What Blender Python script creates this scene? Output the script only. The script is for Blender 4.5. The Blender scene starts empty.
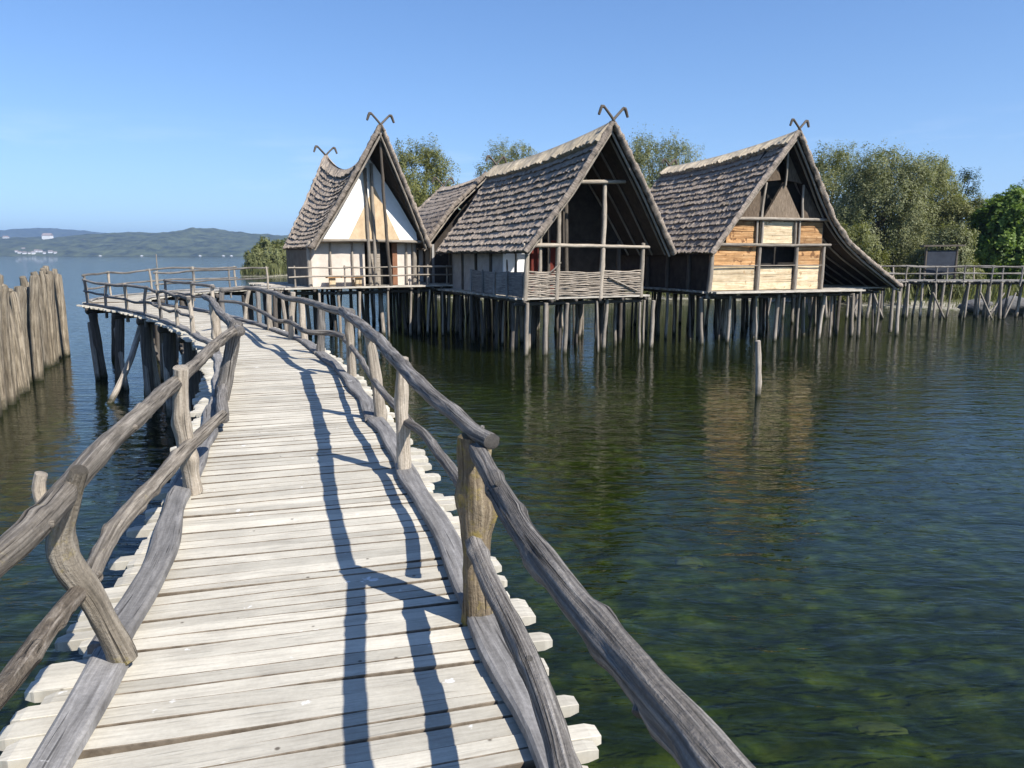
import bpy, math, random
import numpy as np
from mathutils import Vector, noise

R = random.Random(7)
SC = bpy.context.scene
COL = SC.collection
PI = math.pi

# ------------------------------------------------------------------ survey of the place (camera at 0,0,CZ; water z=0)
FPX, HOR = 760.0, 255.0
PITCH = math.atan((384 - HOR) / FPX)
SP, CP = math.sin(PITCH), math.cos(PITCH)
CZ = 3.9

def ray(x, y):
    u, v = x - 512.0, y - 384.0
    return Vector((u, FPX * CP - v * SP, -FPX * SP - v * CP))
def G(x, y, z):
    d = ray(x, y); t = (z - CZ) / d.z
    return Vector((d.x * t, d.y * t, z))
def AY(x, y, Y):
    d = ray(x, y); t = Y / d.y
    return Vector((d.x * t, Y, CZ + d.z * t))

# ------------------------------------------------------------------ mesh helper
class MB:
    def __init__(s): s.v, s.f, s.uv, s.r, s.m = [], [], [], [], []
    def add(s, vs, fs, uvs=None, rnd=None, mi=None):
        n = len(s.v); rnd = R.random() if rnd is None else rnd
        s.v += [tuple(p) for p in vs]
        s.f += [tuple(i + n for i in f) for f in fs]
        s.uv += list(uvs) if uvs else [(p[0], p[1]) for p in vs]
        s.r += [rnd] * len(vs)
        s.m += list(mi) if mi else [0] * len(fs)
    def quad(s, a, b, c, d, rnd=None, uvs=None):
        s.add([a, b, c, d], [(0, 1, 2, 3)], uvs, rnd)
    def build(s, name, mat, parent=None, smooth=False, origin=None):
        o0 = Vector((0, 0, 0))
        q = parent
        while q is not None:
            o0 = o0 + Vector(q.location); q = q.parent
        if origin is not None: loc = Vector(origin) - o0
        elif parent is None:
            a = np.array(s.v); loc = Vector((float(a[:, 0].mean()), float(a[:, 1].mean()), float(a[:, 2].min())))
        else: loc = Vector((0, 0, 0))
        off = o0 + loc
        me = bpy.data.meshes.new(name)
        me.from_pydata([(p[0] - off.x, p[1] - off.y, p[2] - off.z) for p in s.v], [], s.f)
        ul = me.uv_layers.new(name='UVMap')
        li = np.empty(len(me.loops), dtype=np.int32); me.loops.foreach_get('vertex_index', li)
        ul.data.foreach_set('uv', np.array(s.uv, dtype=np.float32)[li].ravel())
        at = me.attributes.new('rnd', 'FLOAT', 'POINT'); at.data.foreach_set('value', np.array(s.r, dtype=np.float32))
        if smooth: me.polygons.foreach_set('use_smooth', [True] * len(me.polygons))
        for m in (mat if isinstance(mat, (list, tuple)) else [mat]): me.materials.append(m)
        if any(s.m): me.polygons.foreach_set('material_index', s.m)
        me.validate(); me.update()
        o = bpy.data.objects.new(name, me); COL.objects.link(o)
        o.parent = parent; o.location = loc
        return o

def tag(o, label=None, cat=None, group=None, kind=None):
    if label: o['label'] = label
    if cat: o['category'] = cat
    if group: o['group'] = group
    if kind: o['kind'] = kind
    return o
def thing(name, loc, label, cat, group=None):
    o = bpy.data.objects.new(name, None); COL.objects.link(o)
    o.location = loc; o.empty_display_size = .3
    return tag(o, label, cat, group)

def catmull(pts, step):
    pts = [Vector(p) for p in pts]
    if len(pts) == 2:
        n = max(2, int((pts[1] - pts[0]).length / step) + 1)
        return [(pts[0].lerp(pts[1], i / n), i / n) for i in range(n + 1)]
    P = [2 * pts[0] - pts[1]] + pts + [2 * pts[-1] - pts[-2]]
    out = []; m = len(pts) - 1
    for k in range(m):
        a, b, c, d = P[k:k + 4]
        n = max(1, int((c - b).length / step + .5))
        for i in range(n):
            t = i / n
            q = .5 * ((2 * b) + (c - a) * t + (2 * a - 5 * b + 4 * c - d) * t * t + (3 * b - a - 3 * c + d) * t ** 3)
            out.append((q, (k + t) / m))
    out.append((pts[-1], 1.0))
    return out

def tube(mb, pts, rad, seg=8, step=.3, bump=.12, freq=2.2, wob=0.0, rnd=None, knots=0):
    """a rough round log along pts; rad one radius, or one per point"""
    sm = catmull(pts, step)
    rr = rad if isinstance(rad, (list, tuple)) else [rad, rad]
    rnd = R.random() if rnd is None else rnd
    seed = Vector((R.uniform(-90, 90), R.uniform(-90, 90), R.uniform(-90, 90)))
    C, L = [], 0.0
    for i, (p, t) in enumerate(sm):
        if i: L += (p - sm[i - 1][0]).length
        w = Vector((0, 0, 0))
        if wob: w = noise.noise_vector(seed + Vector((L * 1.1, 0, 0))) * wob
        x = t * (len(rr) - 1); k = min(int(x), len(rr) - 2)
        C.append((p + w, rr[k] + (rr[k + 1] - rr[k]) * (x - k), L))
    kn = [(R.uniform(.05, .95) * L, R.uniform(0, 2 * PI)) for _ in range(knots)]
    vs, uvs, fs = [], [], []
    ref = None
    for i, (p, r, l) in enumerate(C):
        a = C[max(0, i - 1)][0]; b = C[min(len(C) - 1, i + 1)][0]
        d = (b - a).normalized()
        if ref is None:
            ref = d.orthogonal().normalized()
        ref = (ref - d * ref.dot(d)).normalized()
        bi = d.cross(ref)
        for j in range(seg + 1):
            an = 2 * PI * j / seg
            cs, sn = math.cos(an), math.sin(an)
            q = r * (1 + bump * 1.6 * noise.noise(seed + Vector((cs * 1.1, sn * 1.1, l * freq))) + bump * .5 * noise.noise(seed + Vector((cs * 3, sn * 3, l * freq * 3)))
                     + (.13 * noise.noise(seed + Vector((cs * 3.2 + l * .5, sn * 3.2, l * 1.1 + 40))) + .07 * noise.noise(seed + Vector((cs * 6, sn * 6, l * 9))) if seg >= 12 else 0))
            for kl, ka in kn:
                dl = (l - kl) / (r * 1.1); da = math.cos(an - ka)
                q += r * .30 * math.exp(-dl * dl) * max(0, da) ** 3
            vs.append(p + (ref * cs + bi * sn) * q)
            uvs.append((l, an / (2 * PI) * 6.283 * max(.03, rr[0])))
    n = seg + 1
    for i in range(len(C) - 1):
        for j in range(seg):
            fs.append((i * n + j, i * n + j + 1, (i + 1) * n + j + 1, (i + 1) * n + j))
    mb.add(vs, fs, uvs, rnd)
    for end, (p, r, l) in ((0, C[0]), (len(C) - 1, C[-1])):
        d = (C[1][0] - C[0][0]).normalized() * -1 if end == 0 else (C[-1][0] - C[-2][0]).normalized()
        ring = [Vector(vs[end * n + j]) for j in range(seg)]
        inner = [p + (q - p) * .72 + d * r * .22 for q in ring]
        ff = []
        for j in range(seg):
            k = (j + 1) % seg
            ff.append((j, k, seg + k, seg + j) if end else (k, j, seg + j, seg + k))
        ff.append(tuple(range(seg, 2 * seg)) if end else tuple(reversed(range(seg, 2 * seg))))
        mb.add(ring + inner, ff, [(l + .02 * (q - p).length, .3 * j) for j, q in enumerate(ring + inner)], rnd)

def prism(mb, A, B, rnd=None, us=1.0):
    """closed solid between two matching polygons"""
    n = len(A); vs = [Vector(p) for p in A] + [Vector(p) for p in B]
    c = sum(vs, Vector()) / len(vs)
    d0 = (vs[1] - vs[0]).normalized()
    nn = (vs[1] - vs[0]).cross(vs[2] - vs[1]).normalized(); d1 = nn.cross(d0)
    uvs = [((p - vs[0]).dot(d0), (p - vs[0]).dot(d1) + (p - vs[0]).dot(nn)) for p in vs]
    fs = [tuple(range(n)), tuple(reversed(range(n, 2 * n)))]
    for i in range(n):
        j = (i + 1) % n; fs.append((j, i, n + i, n + j))
    # orientation: outward
    if (c - vs[0]).dot(nn) > 0: fs = [tuple(reversed(f)) for f in fs]
    mb.add(vs, fs, uvs, rnd)

def beam(mb, p0, p1, w, h, up=Vector((0, 0, 1)), jit=.0, rnd=None):
    p0, p1 = Vector(p0), Vector(p1); d = (p1 - p0).normalized()
    s = d.cross(up).normalized(); u = s.cross(d).normalized()
    L = (p1 - p0).length
    vs, uvs = [], []
    for e, p in ((0, p0), (1, p1)):
        for k, (a, b) in enumerate(((-1, -1), (1, -1), (1, 1), (-1, 1))):
            vs.append(p + s * (a * w / 2) + u * (b * h / 2) + Vector((R.uniform(-jit, jit), R.uniform(-jit, jit), R.uniform(-jit, jit))))
            uvs.append((e * L, (0, w, w + h, 2 * w + h)[k]))
    mb.add(vs, [(3, 2, 1, 0), (4, 5, 6, 7), (0, 1, 5, 4), (1, 2, 6, 5), (2, 3, 7, 6), (3, 0, 4, 7)], uvs, rnd)

# ------------------------------------------------------------------ materials
def newmat(name):
    m = bpy.data.materials.new(name); m.use_nodes = True
    nt = m.node_tree; nt.nodes.clear()
    return m, nt, nt.nodes, nt.links
def nd(ns, t, **kw):
    n = ns.new(t)
    for k, v in kw.items():
        if k == 'inp':
            for a, b in v.items(): n.inputs[a].default_value = b
        else: setattr(n, k, v)
    return n
def ramp(ns, stops, interp='LINEAR'):
    n = ns.new('ShaderNodeValToRGB'); e = n.color_ramp.elements; n.color_ramp.interpolation = interp
    while len(e) < len(stops): e.new(.5)
    for x, (p, c) in zip(e, stops):
        x.position = p; x.color = (c[0], c[1], c[2], 1) if not isinstance(c, (int, float)) else (c, c, c, 1)
    return n
def mixc(ns, ls, fac, a, b, mode='MIX'):
    n = ns.new('ShaderNodeMix'); n.data_type = 'RGBA'; n.blend_type = mode
    for sock, val in ((0, fac), (6, a), (7, b)):
        if isinstance(val, bpy.types.NodeSocket): ls.new(val, n.inputs[sock])
        elif isinstance(val, (int, float)): n.inputs[sock].default_value = val
        else: n.inputs[sock].default_value = (*val, 1)
    return n.outputs[2]
def mth(ns, ls, op, a, b=None, c=None):
    n = ns.new('ShaderNodeMath'); n.operation = op
    for i, val in enumerate((a, b, c)):
        if val is None: continue
        if isinstance(val, bpy.types.NodeSocket): ls.new(val, n.inputs[i])
        else: n.inputs[i].default_value = val
    return n.outputs[0]
def finish(nt, ns, ls, col, height=None, rough=.85, bump=.4, dist=.01, spec=.25, extra=None):
    b = nd(ns, 'ShaderNodeBsdfPrincipled', inp={'Roughness': rough, 'Specular IOR Level': spec})
    if isinstance(col, bpy.types.NodeSocket): ls.new(col, b.inputs['Base Color'])
    else: b.inputs['Base Color'].default_value = (*col, 1)
    if height is not None:
        bp = nd(ns, 'ShaderNodeBump', inp={'Strength': bump, 'Distance': dist})
        ls.new(height, bp.inputs['Height']); ls.new(bp.outputs[0], b.inputs['Normal'])
    o = ns.new('ShaderNodeOutputMaterial'); ls.new(b.outputs[0], o.inputs['Surface'])
    return b

def wood(name, dark, mid, light, along=2.5, across=45, bump=.5, dist=.008, lichen=None, wet=False, stain=None, var=.35, patch=1.3, crack=.75, speck=.9, dots=False):
    m, nt, ns, ls = newmat(name)
    uv = nd(ns, 'ShaderNodeUVMap', uv_map='UVMap')
    at = nd(ns, 'ShaderNodeAttribute', attribute_name='rnd')
    off = nd(ns, 'ShaderNodeCombineXYZ'); s7 = mth(ns, ls, 'MULTIPLY', at.outputs['Fac'], 37.0)
    ls.new(s7, off.inputs[0]); ls.new(s7, off.inputs[2])
    mp = nd(ns, 'ShaderNodeMapping', inp={'Scale': (along, across, 1)})
    ls.new(uv.outputs[0], mp.inputs['Vector']); ls.new(off.outputs[0], mp.inputs['Location'])
    n1 = nd(ns, 'ShaderNodeTexNoise', inp={'Scale': 1.0, 'Detail': 6, 'Roughness': .65, 'Distortion': .4}); ls.new(mp.outputs[0], n1.inputs['Vector'])
    geo = nd(ns, 'ShaderNodeNewGeometry')
    n2 = nd(ns, 'ShaderNodeTexNoise', inp={'Scale': patch * 3, 'Detail': 5, 'Roughness': .6}); ls.new(geo.outputs['Position'], n2.inputs['Vector'])
    rp = ramp(ns, [(.28, dark), (.5, mid), (.72, light)]); ls.new(n1.outputs[0], rp.inputs[0])
    # brightness by piece and by patch
    vv = mth(ns, ls, 'MULTIPLY_ADD', at.outputs['Fac'], var, 1 - var * .55)
    pp = mth(ns, ls, 'MULTIPLY_ADD', n2.outputs[0], .7, .65)
    n6 = nd(ns, 'ShaderNodeTexNoise', inp={'Scale': 55, 'Detail': 5, 'Roughness': .7}); ls.new(geo.outputs['Position'], n6.inputs['Vector'])
    k = mth(ns, ls, 'MULTIPLY', mth(ns, ls, 'MULTIPLY', vv, pp), mth(ns, ls, 'MULTIPLY_ADD', n6.outputs[0], speck, 1 - speck * .5))
    kc = nd(ns, 'ShaderNodeCombineColor'); [ls.new(k, kc.inputs[i]) for i in range(3)]
    col = mixc(ns, ls, 1.0, rp.outputs[0], kc.outputs[0], 'MULTIPLY')
    # drying cracks along the grain
    mp2 = nd(ns, 'ShaderNodeMapping', inp={'Scale': (along * .7, across * 1.25, 1)})
    ls.new(uv.outputs[0], mp2.inputs['Vector']); ls.new(off.outputs[0], mp2.inputs['Location'])
    n3 = nd(ns, 'ShaderNodeTexNoise', inp={'Scale': 1.0, 'Detail': 2, 'Roughness': .5}); ls.new(mp2.outputs[0], n3.inputs['Vector'])
    ck = ramp(ns, [(.30, 1.0), (.37, 0.0)]); ls.new(n3.outputs[0], ck.inputs[0])
    col = mixc(ns, ls, mth(ns, ls, 'MULTIPLY', ck.outputs[0], crack), col, tuple(c * .25 for c in dark))
    if lichen:
        n4 = nd(ns, 'ShaderNodeTexNoise', inp={'Scale': 9, 'Detail': 8, 'Roughness': .75}); ls.new(geo.outputs['Position'], n4.inputs['Vector'])
        r4 = ramp(ns, [(lichen[1], 0.0), (lichen[1] + .16, .9)]); ls.new(n4.outputs[0], r4.inputs[0])
        col = mixc(ns, ls, r4.outputs[0], col, lichen[0])
    if stain:
        n5 = nd(ns, 'ShaderNodeTexNoise', inp={'Scale': stain[1], 'Detail': 4, 'Roughness': .6}); ls.new(geo.outputs['Position'], n5.inputs['Vector'])
        r5 = ramp(ns, [(stain[2], 0.0), (stain[2] + .04, 1.0)]); ls.new(n5.outputs[0], r5.inputs[0])
        col = mixc(ns, ls, r5.outputs[0], col, stain[0])
    if dots:
        v5 = nd(ns, 'ShaderNodeTexVoronoi', inp={'Scale': 5.5}); ls.new(geo.outputs['Position'], v5.inputs['Vector'])
        d5 = ramp(ns, [(.035, .85), (.07, 0.0)]); ls.new(v5.outputs['Distance'], d5.inputs[0])
        col = mixc(ns, ls, d5.outputs[0], col, (.07, .055, .04))
    if wet:
        sx = nd(ns, 'ShaderNodeSeparateXYZ'); ls.new(geo.outputs['Position'], sx.inputs[0])
        zz = mth(ns, ls, 'MULTIPLY_ADD', n2.outputs[0], .5, sx.outputs[2])
        r6 = ramp(ns, [(.28, 1.0), (.55, 0.0)]); ls.new(zz, r6.inputs[0])
        col = mixc(ns, ls, r6.outputs[0], col, (.035, .035, .02))
    h = mth(ns, ls, 'SUBTRACT', mth(ns, ls, 'MULTIPLY_ADD', n6.outputs[0], speck * .7, n1.outputs[0]), mth(ns, ls, 'MULTIPLY', ck.outputs[0], .8))
    finish(nt, ns, ls, col, h, .85, bump, dist, .2)
    return m

def noisy(name, c1, c2, scale=3, bump=.2, dist=.01, rough=.9, var=.0, stretch=(1, 1, 1), c3=None, detail=6):
    m, nt, ns, ls = newmat(name)
    geo = nd(ns, 'ShaderNodeNewGeometry')
    mp = nd(ns, 'ShaderNodeMapping', inp={'Scale': stretch}); ls.new(geo.outputs['Position'], mp.inputs['Vector'])
    n1 = nd(ns, 'ShaderNodeTexNoise', inp={'Scale': scale, 'Detail': detail, 'Roughness': .65}); ls.new(mp.outputs[0], n1.inputs['Vector'])
    st = [(.32, c1), (.68, c2)] if c3 is None else [(.3, c1), (.5, c2), (.7, c3)]
    rp = ramp(ns, st); ls.new(n1.outputs[0], rp.inputs[0]); col = rp.outputs[0]
    if var:
        at = nd(ns, 'ShaderNodeAttribute', attribute_name='rnd')
        k = mth(ns, ls, 'MULTIPLY_ADD', at.outputs['Fac'], var, 1 - var * .5)
        kc = nd(ns, 'ShaderNodeCombineColor'); [ls.new(k, kc.inputs[i]) for i in range(3)]
        col = mixc(ns, ls, 1.0, col, kc.outputs[0], 'MULTIPLY')
    finish(nt, ns, ls, col, n1.outputs[0], rough, bump, dist, .2)
    return m

def thatch(name, dark, mid, light, moss=0.0):
    m, nt, ns, ls = newmat(name)
    uv = nd(ns, 'ShaderNodeUVMap', uv_map='UVMap')
    at = nd(ns, 'ShaderNodeAttribute', attribute_name='rnd')
    mp = nd(ns, 'ShaderNodeMapping', inp={'Scale': (30, 3.5, 1)}); ls.new(uv.outputs[0], mp.inputs['Vector'])
    n1 = nd(ns, 'ShaderNodeTexNoise', inp={'Scale': 1.0, 'Detail': 5, 'Roughness': .7}); ls.new(mp.outputs[0], n1.inputs['Vector'])
    n2 = nd(ns, 'ShaderNodeTexNoise', inp={'Scale': 1.1, 'Detail': 5, 'Roughness': .65}); ls.new(uv.outputs[0], n2.inputs['Vector'])
    rp = ramp(ns, [(.27, dark), (.5, mid), (.74, light)]); ls.new(n1.outputs[0], rp.inputs[0])
    k = mth(ns, ls, 'MULTIPLY', mth(ns, ls, 'MULTIPLY_ADD', n2.outputs[0], 1.0, .5), mth(ns, ls, 'MULTIPLY_ADD', at.outputs['Fac'], .3, .85))
    kc = nd(ns, 'ShaderNodeCombineColor'); [ls.new(k, kc.inputs[i]) for i in range(3)]
    col = mixc(ns, ls, 1.0, rp.outputs[0], kc.outputs[0], 'MULTIPLY')
    if moss:
        n4 = nd(ns, 'ShaderNodeTexNoise', inp={'Scale': .9, 'Detail': 6, 'Roughness': .7}); ls.new(uv.outputs[0], n4.inputs['Vector'])
        r4 = ramp(ns, [(.56, 0.0), (.7, moss)]); ls.new(n4.outputs[0], r4.inputs[0])
        col = mixc(ns, ls, r4.outputs[0], col, (.16, .115, .035))
    finish(nt, ns, ls, col, n1.outputs[0], .95, .7, .03, .1)
    return m

def leafmat(name, c1, c2, trans=.35):
    m, nt, ns, ls = newmat(name)
    at = nd(ns, 'ShaderNodeAttribute', attribute_name='rnd')
    rp = ramp(ns, [(0, c1), (1, c2)]); ls.new(at.outputs['Fac'], rp.inputs[0])
    d = nd(ns, 'ShaderNodeBsdfPrincipled', inp={'Roughness': .55, 'Specular IOR Level': .3}); ls.new(rp.outputs[0], d.inputs['Base Color'])
    t = ns.new('ShaderNodeBsdfTranslucent'); ls.new(mixc(ns, ls, 1.0, rp.outputs[0], (1.3, 1.35, .6), 'MULTIPLY'), t.inputs[0])
    mx = nd(ns, 'ShaderNodeMixShader', inp={0: trans}); ls.new(d.outputs[0], mx.inputs[1]); ls.new(t.outputs[0], mx.inputs[2])
    o = ns.new('ShaderNodeOutputMaterial'); ls.new(mx.outputs[0], o.inputs['Surface'])
    return m

M = {}
M['deck'] = wood('deck_planks', (.37, .335, .275), (.46, .425, .352), (.525, .49, .41), 4.5, 60, .3, .003, stain=((.70, .69, .66), 5.5, .672), var=.32, patch=1.0, crack=.35, speck=.35, dots=True)
M['plankedge'] = noisy('dark_plank_edge', (.09, .07, .05), (.22, .18, .135), 14, .3, .005)  # darker brown on the plank side faces along the seams
M['kerb'] = wood('kerb_boards', (.115, .108, .102), (.20, .19, .18), (.31, .295, .28), 2.5, 40, .5, .005, stain=((.6, .59, .57), 6, .69))
M['rail'] = wood('weathered_rail', (.04, .035, .030), (.185, .168, .15), (.38, .352, .318), 2.2, 75, 1.0, .018, lichen=((.36, .34, .27), .69))
M['railtan'] = wood('barked_rail', (.042, .035, .027), (.18, .155, .125), (.36, .318, .262), 2.4, 60, .9, .01, lichen=((.38, .31, .13), .62))
M['barkrail'] = wood('rough_bark_rail', (.03, .024, .018), (.12, .098, .075), (.30, .26, .215), 6, 40, 1.0, .02, lichen=((.36, .33, .26), .60))
M['post'] = wood('pale_post', (.17, .14, .105), (.34, .29, .23), (.50, .44, .36), 2.5, 60, .8, .01, lichen=((.33, .28, .12), .66))
M['greypost'] = wood('mossy_grey_post', (.08, .068, .052), (.24, .205, .16), (.42, .37, .30), 2.2, 60, 1.0, .014, lichen=((.30, .235, .06), .57))
M['lichpost'] = wood('lichen_post', (.06, .045, .03), (.17, .13, .085), (.31, .25, .17), 4, 60, 1.0, .014, lichen=((.27, .205, .045), .50))
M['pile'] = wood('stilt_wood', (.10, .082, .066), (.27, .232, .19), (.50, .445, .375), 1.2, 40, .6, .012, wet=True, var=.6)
M['dpile'] = wood('shaded_stilt_wood', (.045, .038, .032), (.095, .082, .07), (.16, .14, .12), 1.2, 35, .6, .012, wet=True, var=.4)  # stilt wood darkened in colour for the shade under decks and houses
M['stake'] = wood('palisade_wood', (.06, .048, .035), (.22, .182, .132), (.40, .345, .265), 1.6, 22, .8, .02, wet=True, var=.5, lichen=((.34, .29, .13), .64))
M['beam'] = wood('house_timber', (.12, .10, .08), (.28, .24, .195), (.44, .39, .32), 1.6, 40, .6, .01, var=.4)
M['dbeam'] = wood('dark_timber', (.045, .036, .028), (.10, .083, .066), (.17, .145, .12), 1.6, 40, .6, .01, var=.4)
M['gold'] = wood('honey_boards', (.22, .105, .042), (.45, .245, .105), (.62, .41, .215), 1.2, 18, .8, .02, stain=((.20, .10, .045), 3.2, .60), var=.6)
M['pale'] = wood('pale_boards', (.36, .255, .145), (.58, .455, .29), (.70, .59, .42), 1.2, 16, .8, .02, stain=((.40, .27, .15), 3.0, .62), var=.45)
M['grey'] = wood('grey_boards', (.10, .095, .09), (.21, .20, .19), (.32, .30, .28), 1.5, 20, .6, .01, var=.4)
M['wattle'] = wood('wattle_rods', (.13, .10, .078), (.29, .245, .195), (.46, .395, .32), 2.5, 40, .5, .006, var=.6)
M['plat'] = wood('platform_boards', (.22, .195, .16), (.40, .36, .30), (.54, .50, .43), 2, 24, .4, .006, var=.4)
M['thatch'] = thatch('reed_thatch', (.05, .04, .032), (.25, .205, .165), (.56, .475, .395))
M['thatchmoss'] = thatch('mossy_thatch', (.05, .04, .032), (.25, .205, .165), (.56, .475, .395), .6)
M['ridge'] = thatch('straw_ridge', (.22, .178, .125), (.44, .37, .275), (.62, .54, .41))
M['ridgegrey'] = thatch('weathered_ridge', (.10, .08, .06), (.32, .265, .21), (.54, .46, .37))
M['darkmat'] = thatch('dark_reed_mat', (.04, .03, .022), (.115, .085, .06), (.20, .155, .115))
M['reedmat'] = thatch('reed_mat', (.09, .066, .046), (.21, .16, .115), (.34, .27, .20))
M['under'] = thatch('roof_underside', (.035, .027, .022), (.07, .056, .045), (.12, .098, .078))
M['darkloam'] = noisy('shaded_loam', (.03, .024, .019), (.065, .052, .042), 3, .4, .02)  # loam darkened in colour for shaded walls and the porch interior
M['redwood'] = noisy('red_brown_jamb', (.17, .075, .04), (.26, .13, .075), 4, .3, .01)
M['white'] = noisy('lime_plaster', (.72, .70, .66), (.84, .83, .80), 1.5, .25, .02)
M['loam'] = noisy('straw_loam', (.46, .33, .20), (.62, .48, .31), 3.5, .4, .02, stretch=(1, 1, .6))
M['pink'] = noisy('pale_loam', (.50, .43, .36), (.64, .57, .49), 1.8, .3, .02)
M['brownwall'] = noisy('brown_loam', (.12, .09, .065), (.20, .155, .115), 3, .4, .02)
M['shadewall'] = noisy('shaded_plaster', (.27, .26, .25), (.40, .385, .365), 2, .3, .02)  # white plaster toned down in colour for the shaded side walls
M['red'] = noisy('red_panel', (.10, .02, .014), (.15, .032, .022), 5, .3, .01)
M['dark'] = noisy('opening_shade', (.02, .018, .016), (.045, .04, .034), 4, .3, .01)  # near-black colour painting the unlit space behind openings
M['slate'] = noisy('slate_panel', (.026, .031, .042), (.042, .05, .065), 2, .1, .005)
M['rock'] = noisy('bank_rock', (.05, .05, .052), (.15, .147, .145), 2.5, .8, .05, c3=(.095, .095, .097))
M['weedstone'] = noisy('weedy_stone', (.06, .07, .03), (.16, .16, .10), 3, .5, .03)
M['bark'] = noisy('tree_bark', (.06, .05, .04), (.16, .135, .105), 6, .7, .03, stretch=(1, 1, .25))
M['willow'] = leafmat('willow_leaves', (.125, .135, .045), (.27, .272, .115))
M['willow2'] = leafmat('grey_willow_leaves', (.12, .13, .052), (.26, .267, .13))
M['palebush'] = leafmat('pale_bush_leaves', (.13, .145, .055), (.27, .275, .12))
M['green'] = leafmat('green_leaves', (.075, .125, .018), (.20, .28, .045))
M['dkgreen'] = leafmat('dark_leaves', (.018, .034, .012), (.055, .085, .028), .2)
M['poplar'] = leafmat('poplar_leaves', (.12, .13, .032), (.27, .265, .085))
M['reed'] = leafmat('reed_leaves', (.09, .10, .035), (.20, .205, .085), .3)
M['farwhite'] = noisy('far_wall', (.72, .71, .68), (.82, .81, .78), .2, 0, .01)
M['farroof'] = noisy('far_roof', (.24, .19, .17), (.34, .28, .25), .3, 0, .01)
M['boat'] = noisy('boat_paint', (.74, .74, .74), (.82, .82, .82), .5, 0, .01, rough=.4)

# ------------------------------------------------------------------ camera, light, sky
cam = bpy.data.cameras.new('Camera'); co = bpy.data.objects.new('Camera', cam); COL.objects.link(co)
co.location = (0, 0, CZ); co.rotation_euler = (PI / 2 - PITCH, 0, 0)
cam.sensor_width = 36; cam.lens = FPX / 1024 * 36; cam.clip_start = .05; cam.clip_end = 40000
SC.camera = co

SUN = Vector((.765, -.645, .98)).normalized()
sl = bpy.data.lights.new('Sun', 'SUN'); so = bpy.data.objects.new('Sun', sl); COL.objects.link(so)
sl.energy = 5.0; sl.angle = math.radians(.53); sl.color = (1, .955, .88)
so.rotation_euler = SUN.to_track_quat('Z', 'Y').to_euler()
W = bpy.data.worlds.new('World'); SC.world = W; W.use_nodes = True
wn, wl = W.node_tree.nodes, W.node_tree.links; wn.clear()
sky = wn.new('ShaderNodeTexSky'); sky.sky_type = 'NISHITA'; sky.sun_disc = False
sky.sun_elevation = math.asin(SUN.z); sky.sun_rotation = math.atan2(SUN.x, SUN.y)
sky.altitude = 400; sky.air_density = 1.0; sky.dust_density = .25; sky.ozone_density = 2.5
# a few thin wisps of cloud low over the lake
tc = wn.new('ShaderNodeTexCoord')
mp = nd(wn, 'ShaderNodeMapping', inp={'Scale': (3.2, 3.2, 22)}); wl.new(tc.outputs['Generated'], mp.inputs['Vector'])
nz = nd(wn, 'ShaderNodeTexNoise', inp={'Scale': 1.6, 'Detail': 6, 'Roughness': .6}); wl.new(mp.outputs[0], nz.inputs['Vector'])
rz = ramp(wn, [(.52, 0.0), (.74, .22)]); wl.new(nz.outputs[0], rz.inputs[0])
sx = wn.new('ShaderNodeSeparateXYZ'); wl.new(tc.outputs['Generated'], sx.inputs[0])
band = ramp(wn, [(.05, 0.0), (.075, 1.0), (.12, 1.0), (.16, 0.0)]); wl.new(sx.outputs[2], band.inputs[0])
cf = mth(wn, wl, 'MULTIPLY', rz.outputs[0], band.outputs[0])
lift = nd(wn, 'ShaderNodeVectorMath', operation='MULTIPLY_ADD', inp={1: (1, 1, .86), 2: (0, 0, .055)}); wl.new(tc.outputs['Generated'], lift.inputs[0])
nrl = nd(wn, 'ShaderNodeVectorMath', operation='NORMALIZE'); wl.new(lift.outputs[0], nrl.inputs[0]); wl.new(nrl.outputs[0], sky.inputs['Vector'])
hs = nd(wn, 'ShaderNodeHueSaturation', inp={'Saturation': 1.18, 'Hue': .507}); wl.new(sky.outputs[0], hs.inputs['Color'])
skc = mixc(wn, wl, cf, hs.outputs[0], (6.5, 7.0, 7.6))
bg = nd(wn, 'ShaderNodeBackground', inp={'Strength': .11}); wl.new(skc, bg.inputs[0])
wo = wn.new('ShaderNodeOutputWorld'); wl.new(bg.outputs[0], wo.inputs[0])
vs = SC.view_settings; vs.view_transform = 'Standard'; vs.look = 'None'; vs.exposure = .72; vs.gamma = 1
SC.render.engine = 'CYCLES'
SC.cycles.use_denoising = True
SC.cycles.max_bounces = 6; SC.cycles.transparent_max_bounces = 12; SC.cycles.volume_bounces = 0
SC.cycles.caustics_reflective = False; SC.cycles.caustics_refractive = False

# ------------------------------------------------------------------ ground, lake bed, water
SHORE = [(-60, 320), (-54, 200), (-52, 150), (-50, 141), (-44, 140), (-40, 158), (-30, 120), (-14, 84), (-6, 70), (6, 67), (16, 68), (24, 64), (30, 56), (36, 52), (46, 50), (70, 46), (110, 40), (240, 30)]
def shore_y(x):
    if x <= SHORE[0][0]: return SHORE[0][1] + (SHORE[0][0] - x) * 6
    for (a, b), (c, d) in zip(SHORE, SHORE[1:]):
        if x <= c: return b + (d - b) * (x - a) / (c - a)
    return 30
def land(x, y):
    d = y - shore_y(x)
    n = noise.noise(Vector((x * .35, y * .35, 0))) * .25 + noise.noise(Vector((x * 1.3, y * 1.3, 5))) * .08
    if d > 0: return min(1.1, .02 + d * .12) + n * min(1, d * .3)
    z = max(-1.45, d * .09) + n * .8 * min(1, -d * .2)
    e = max(abs(x) - 160, -y - 20, 0)
    return z - min(4.2, e * .05) if d < 0 else z
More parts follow.
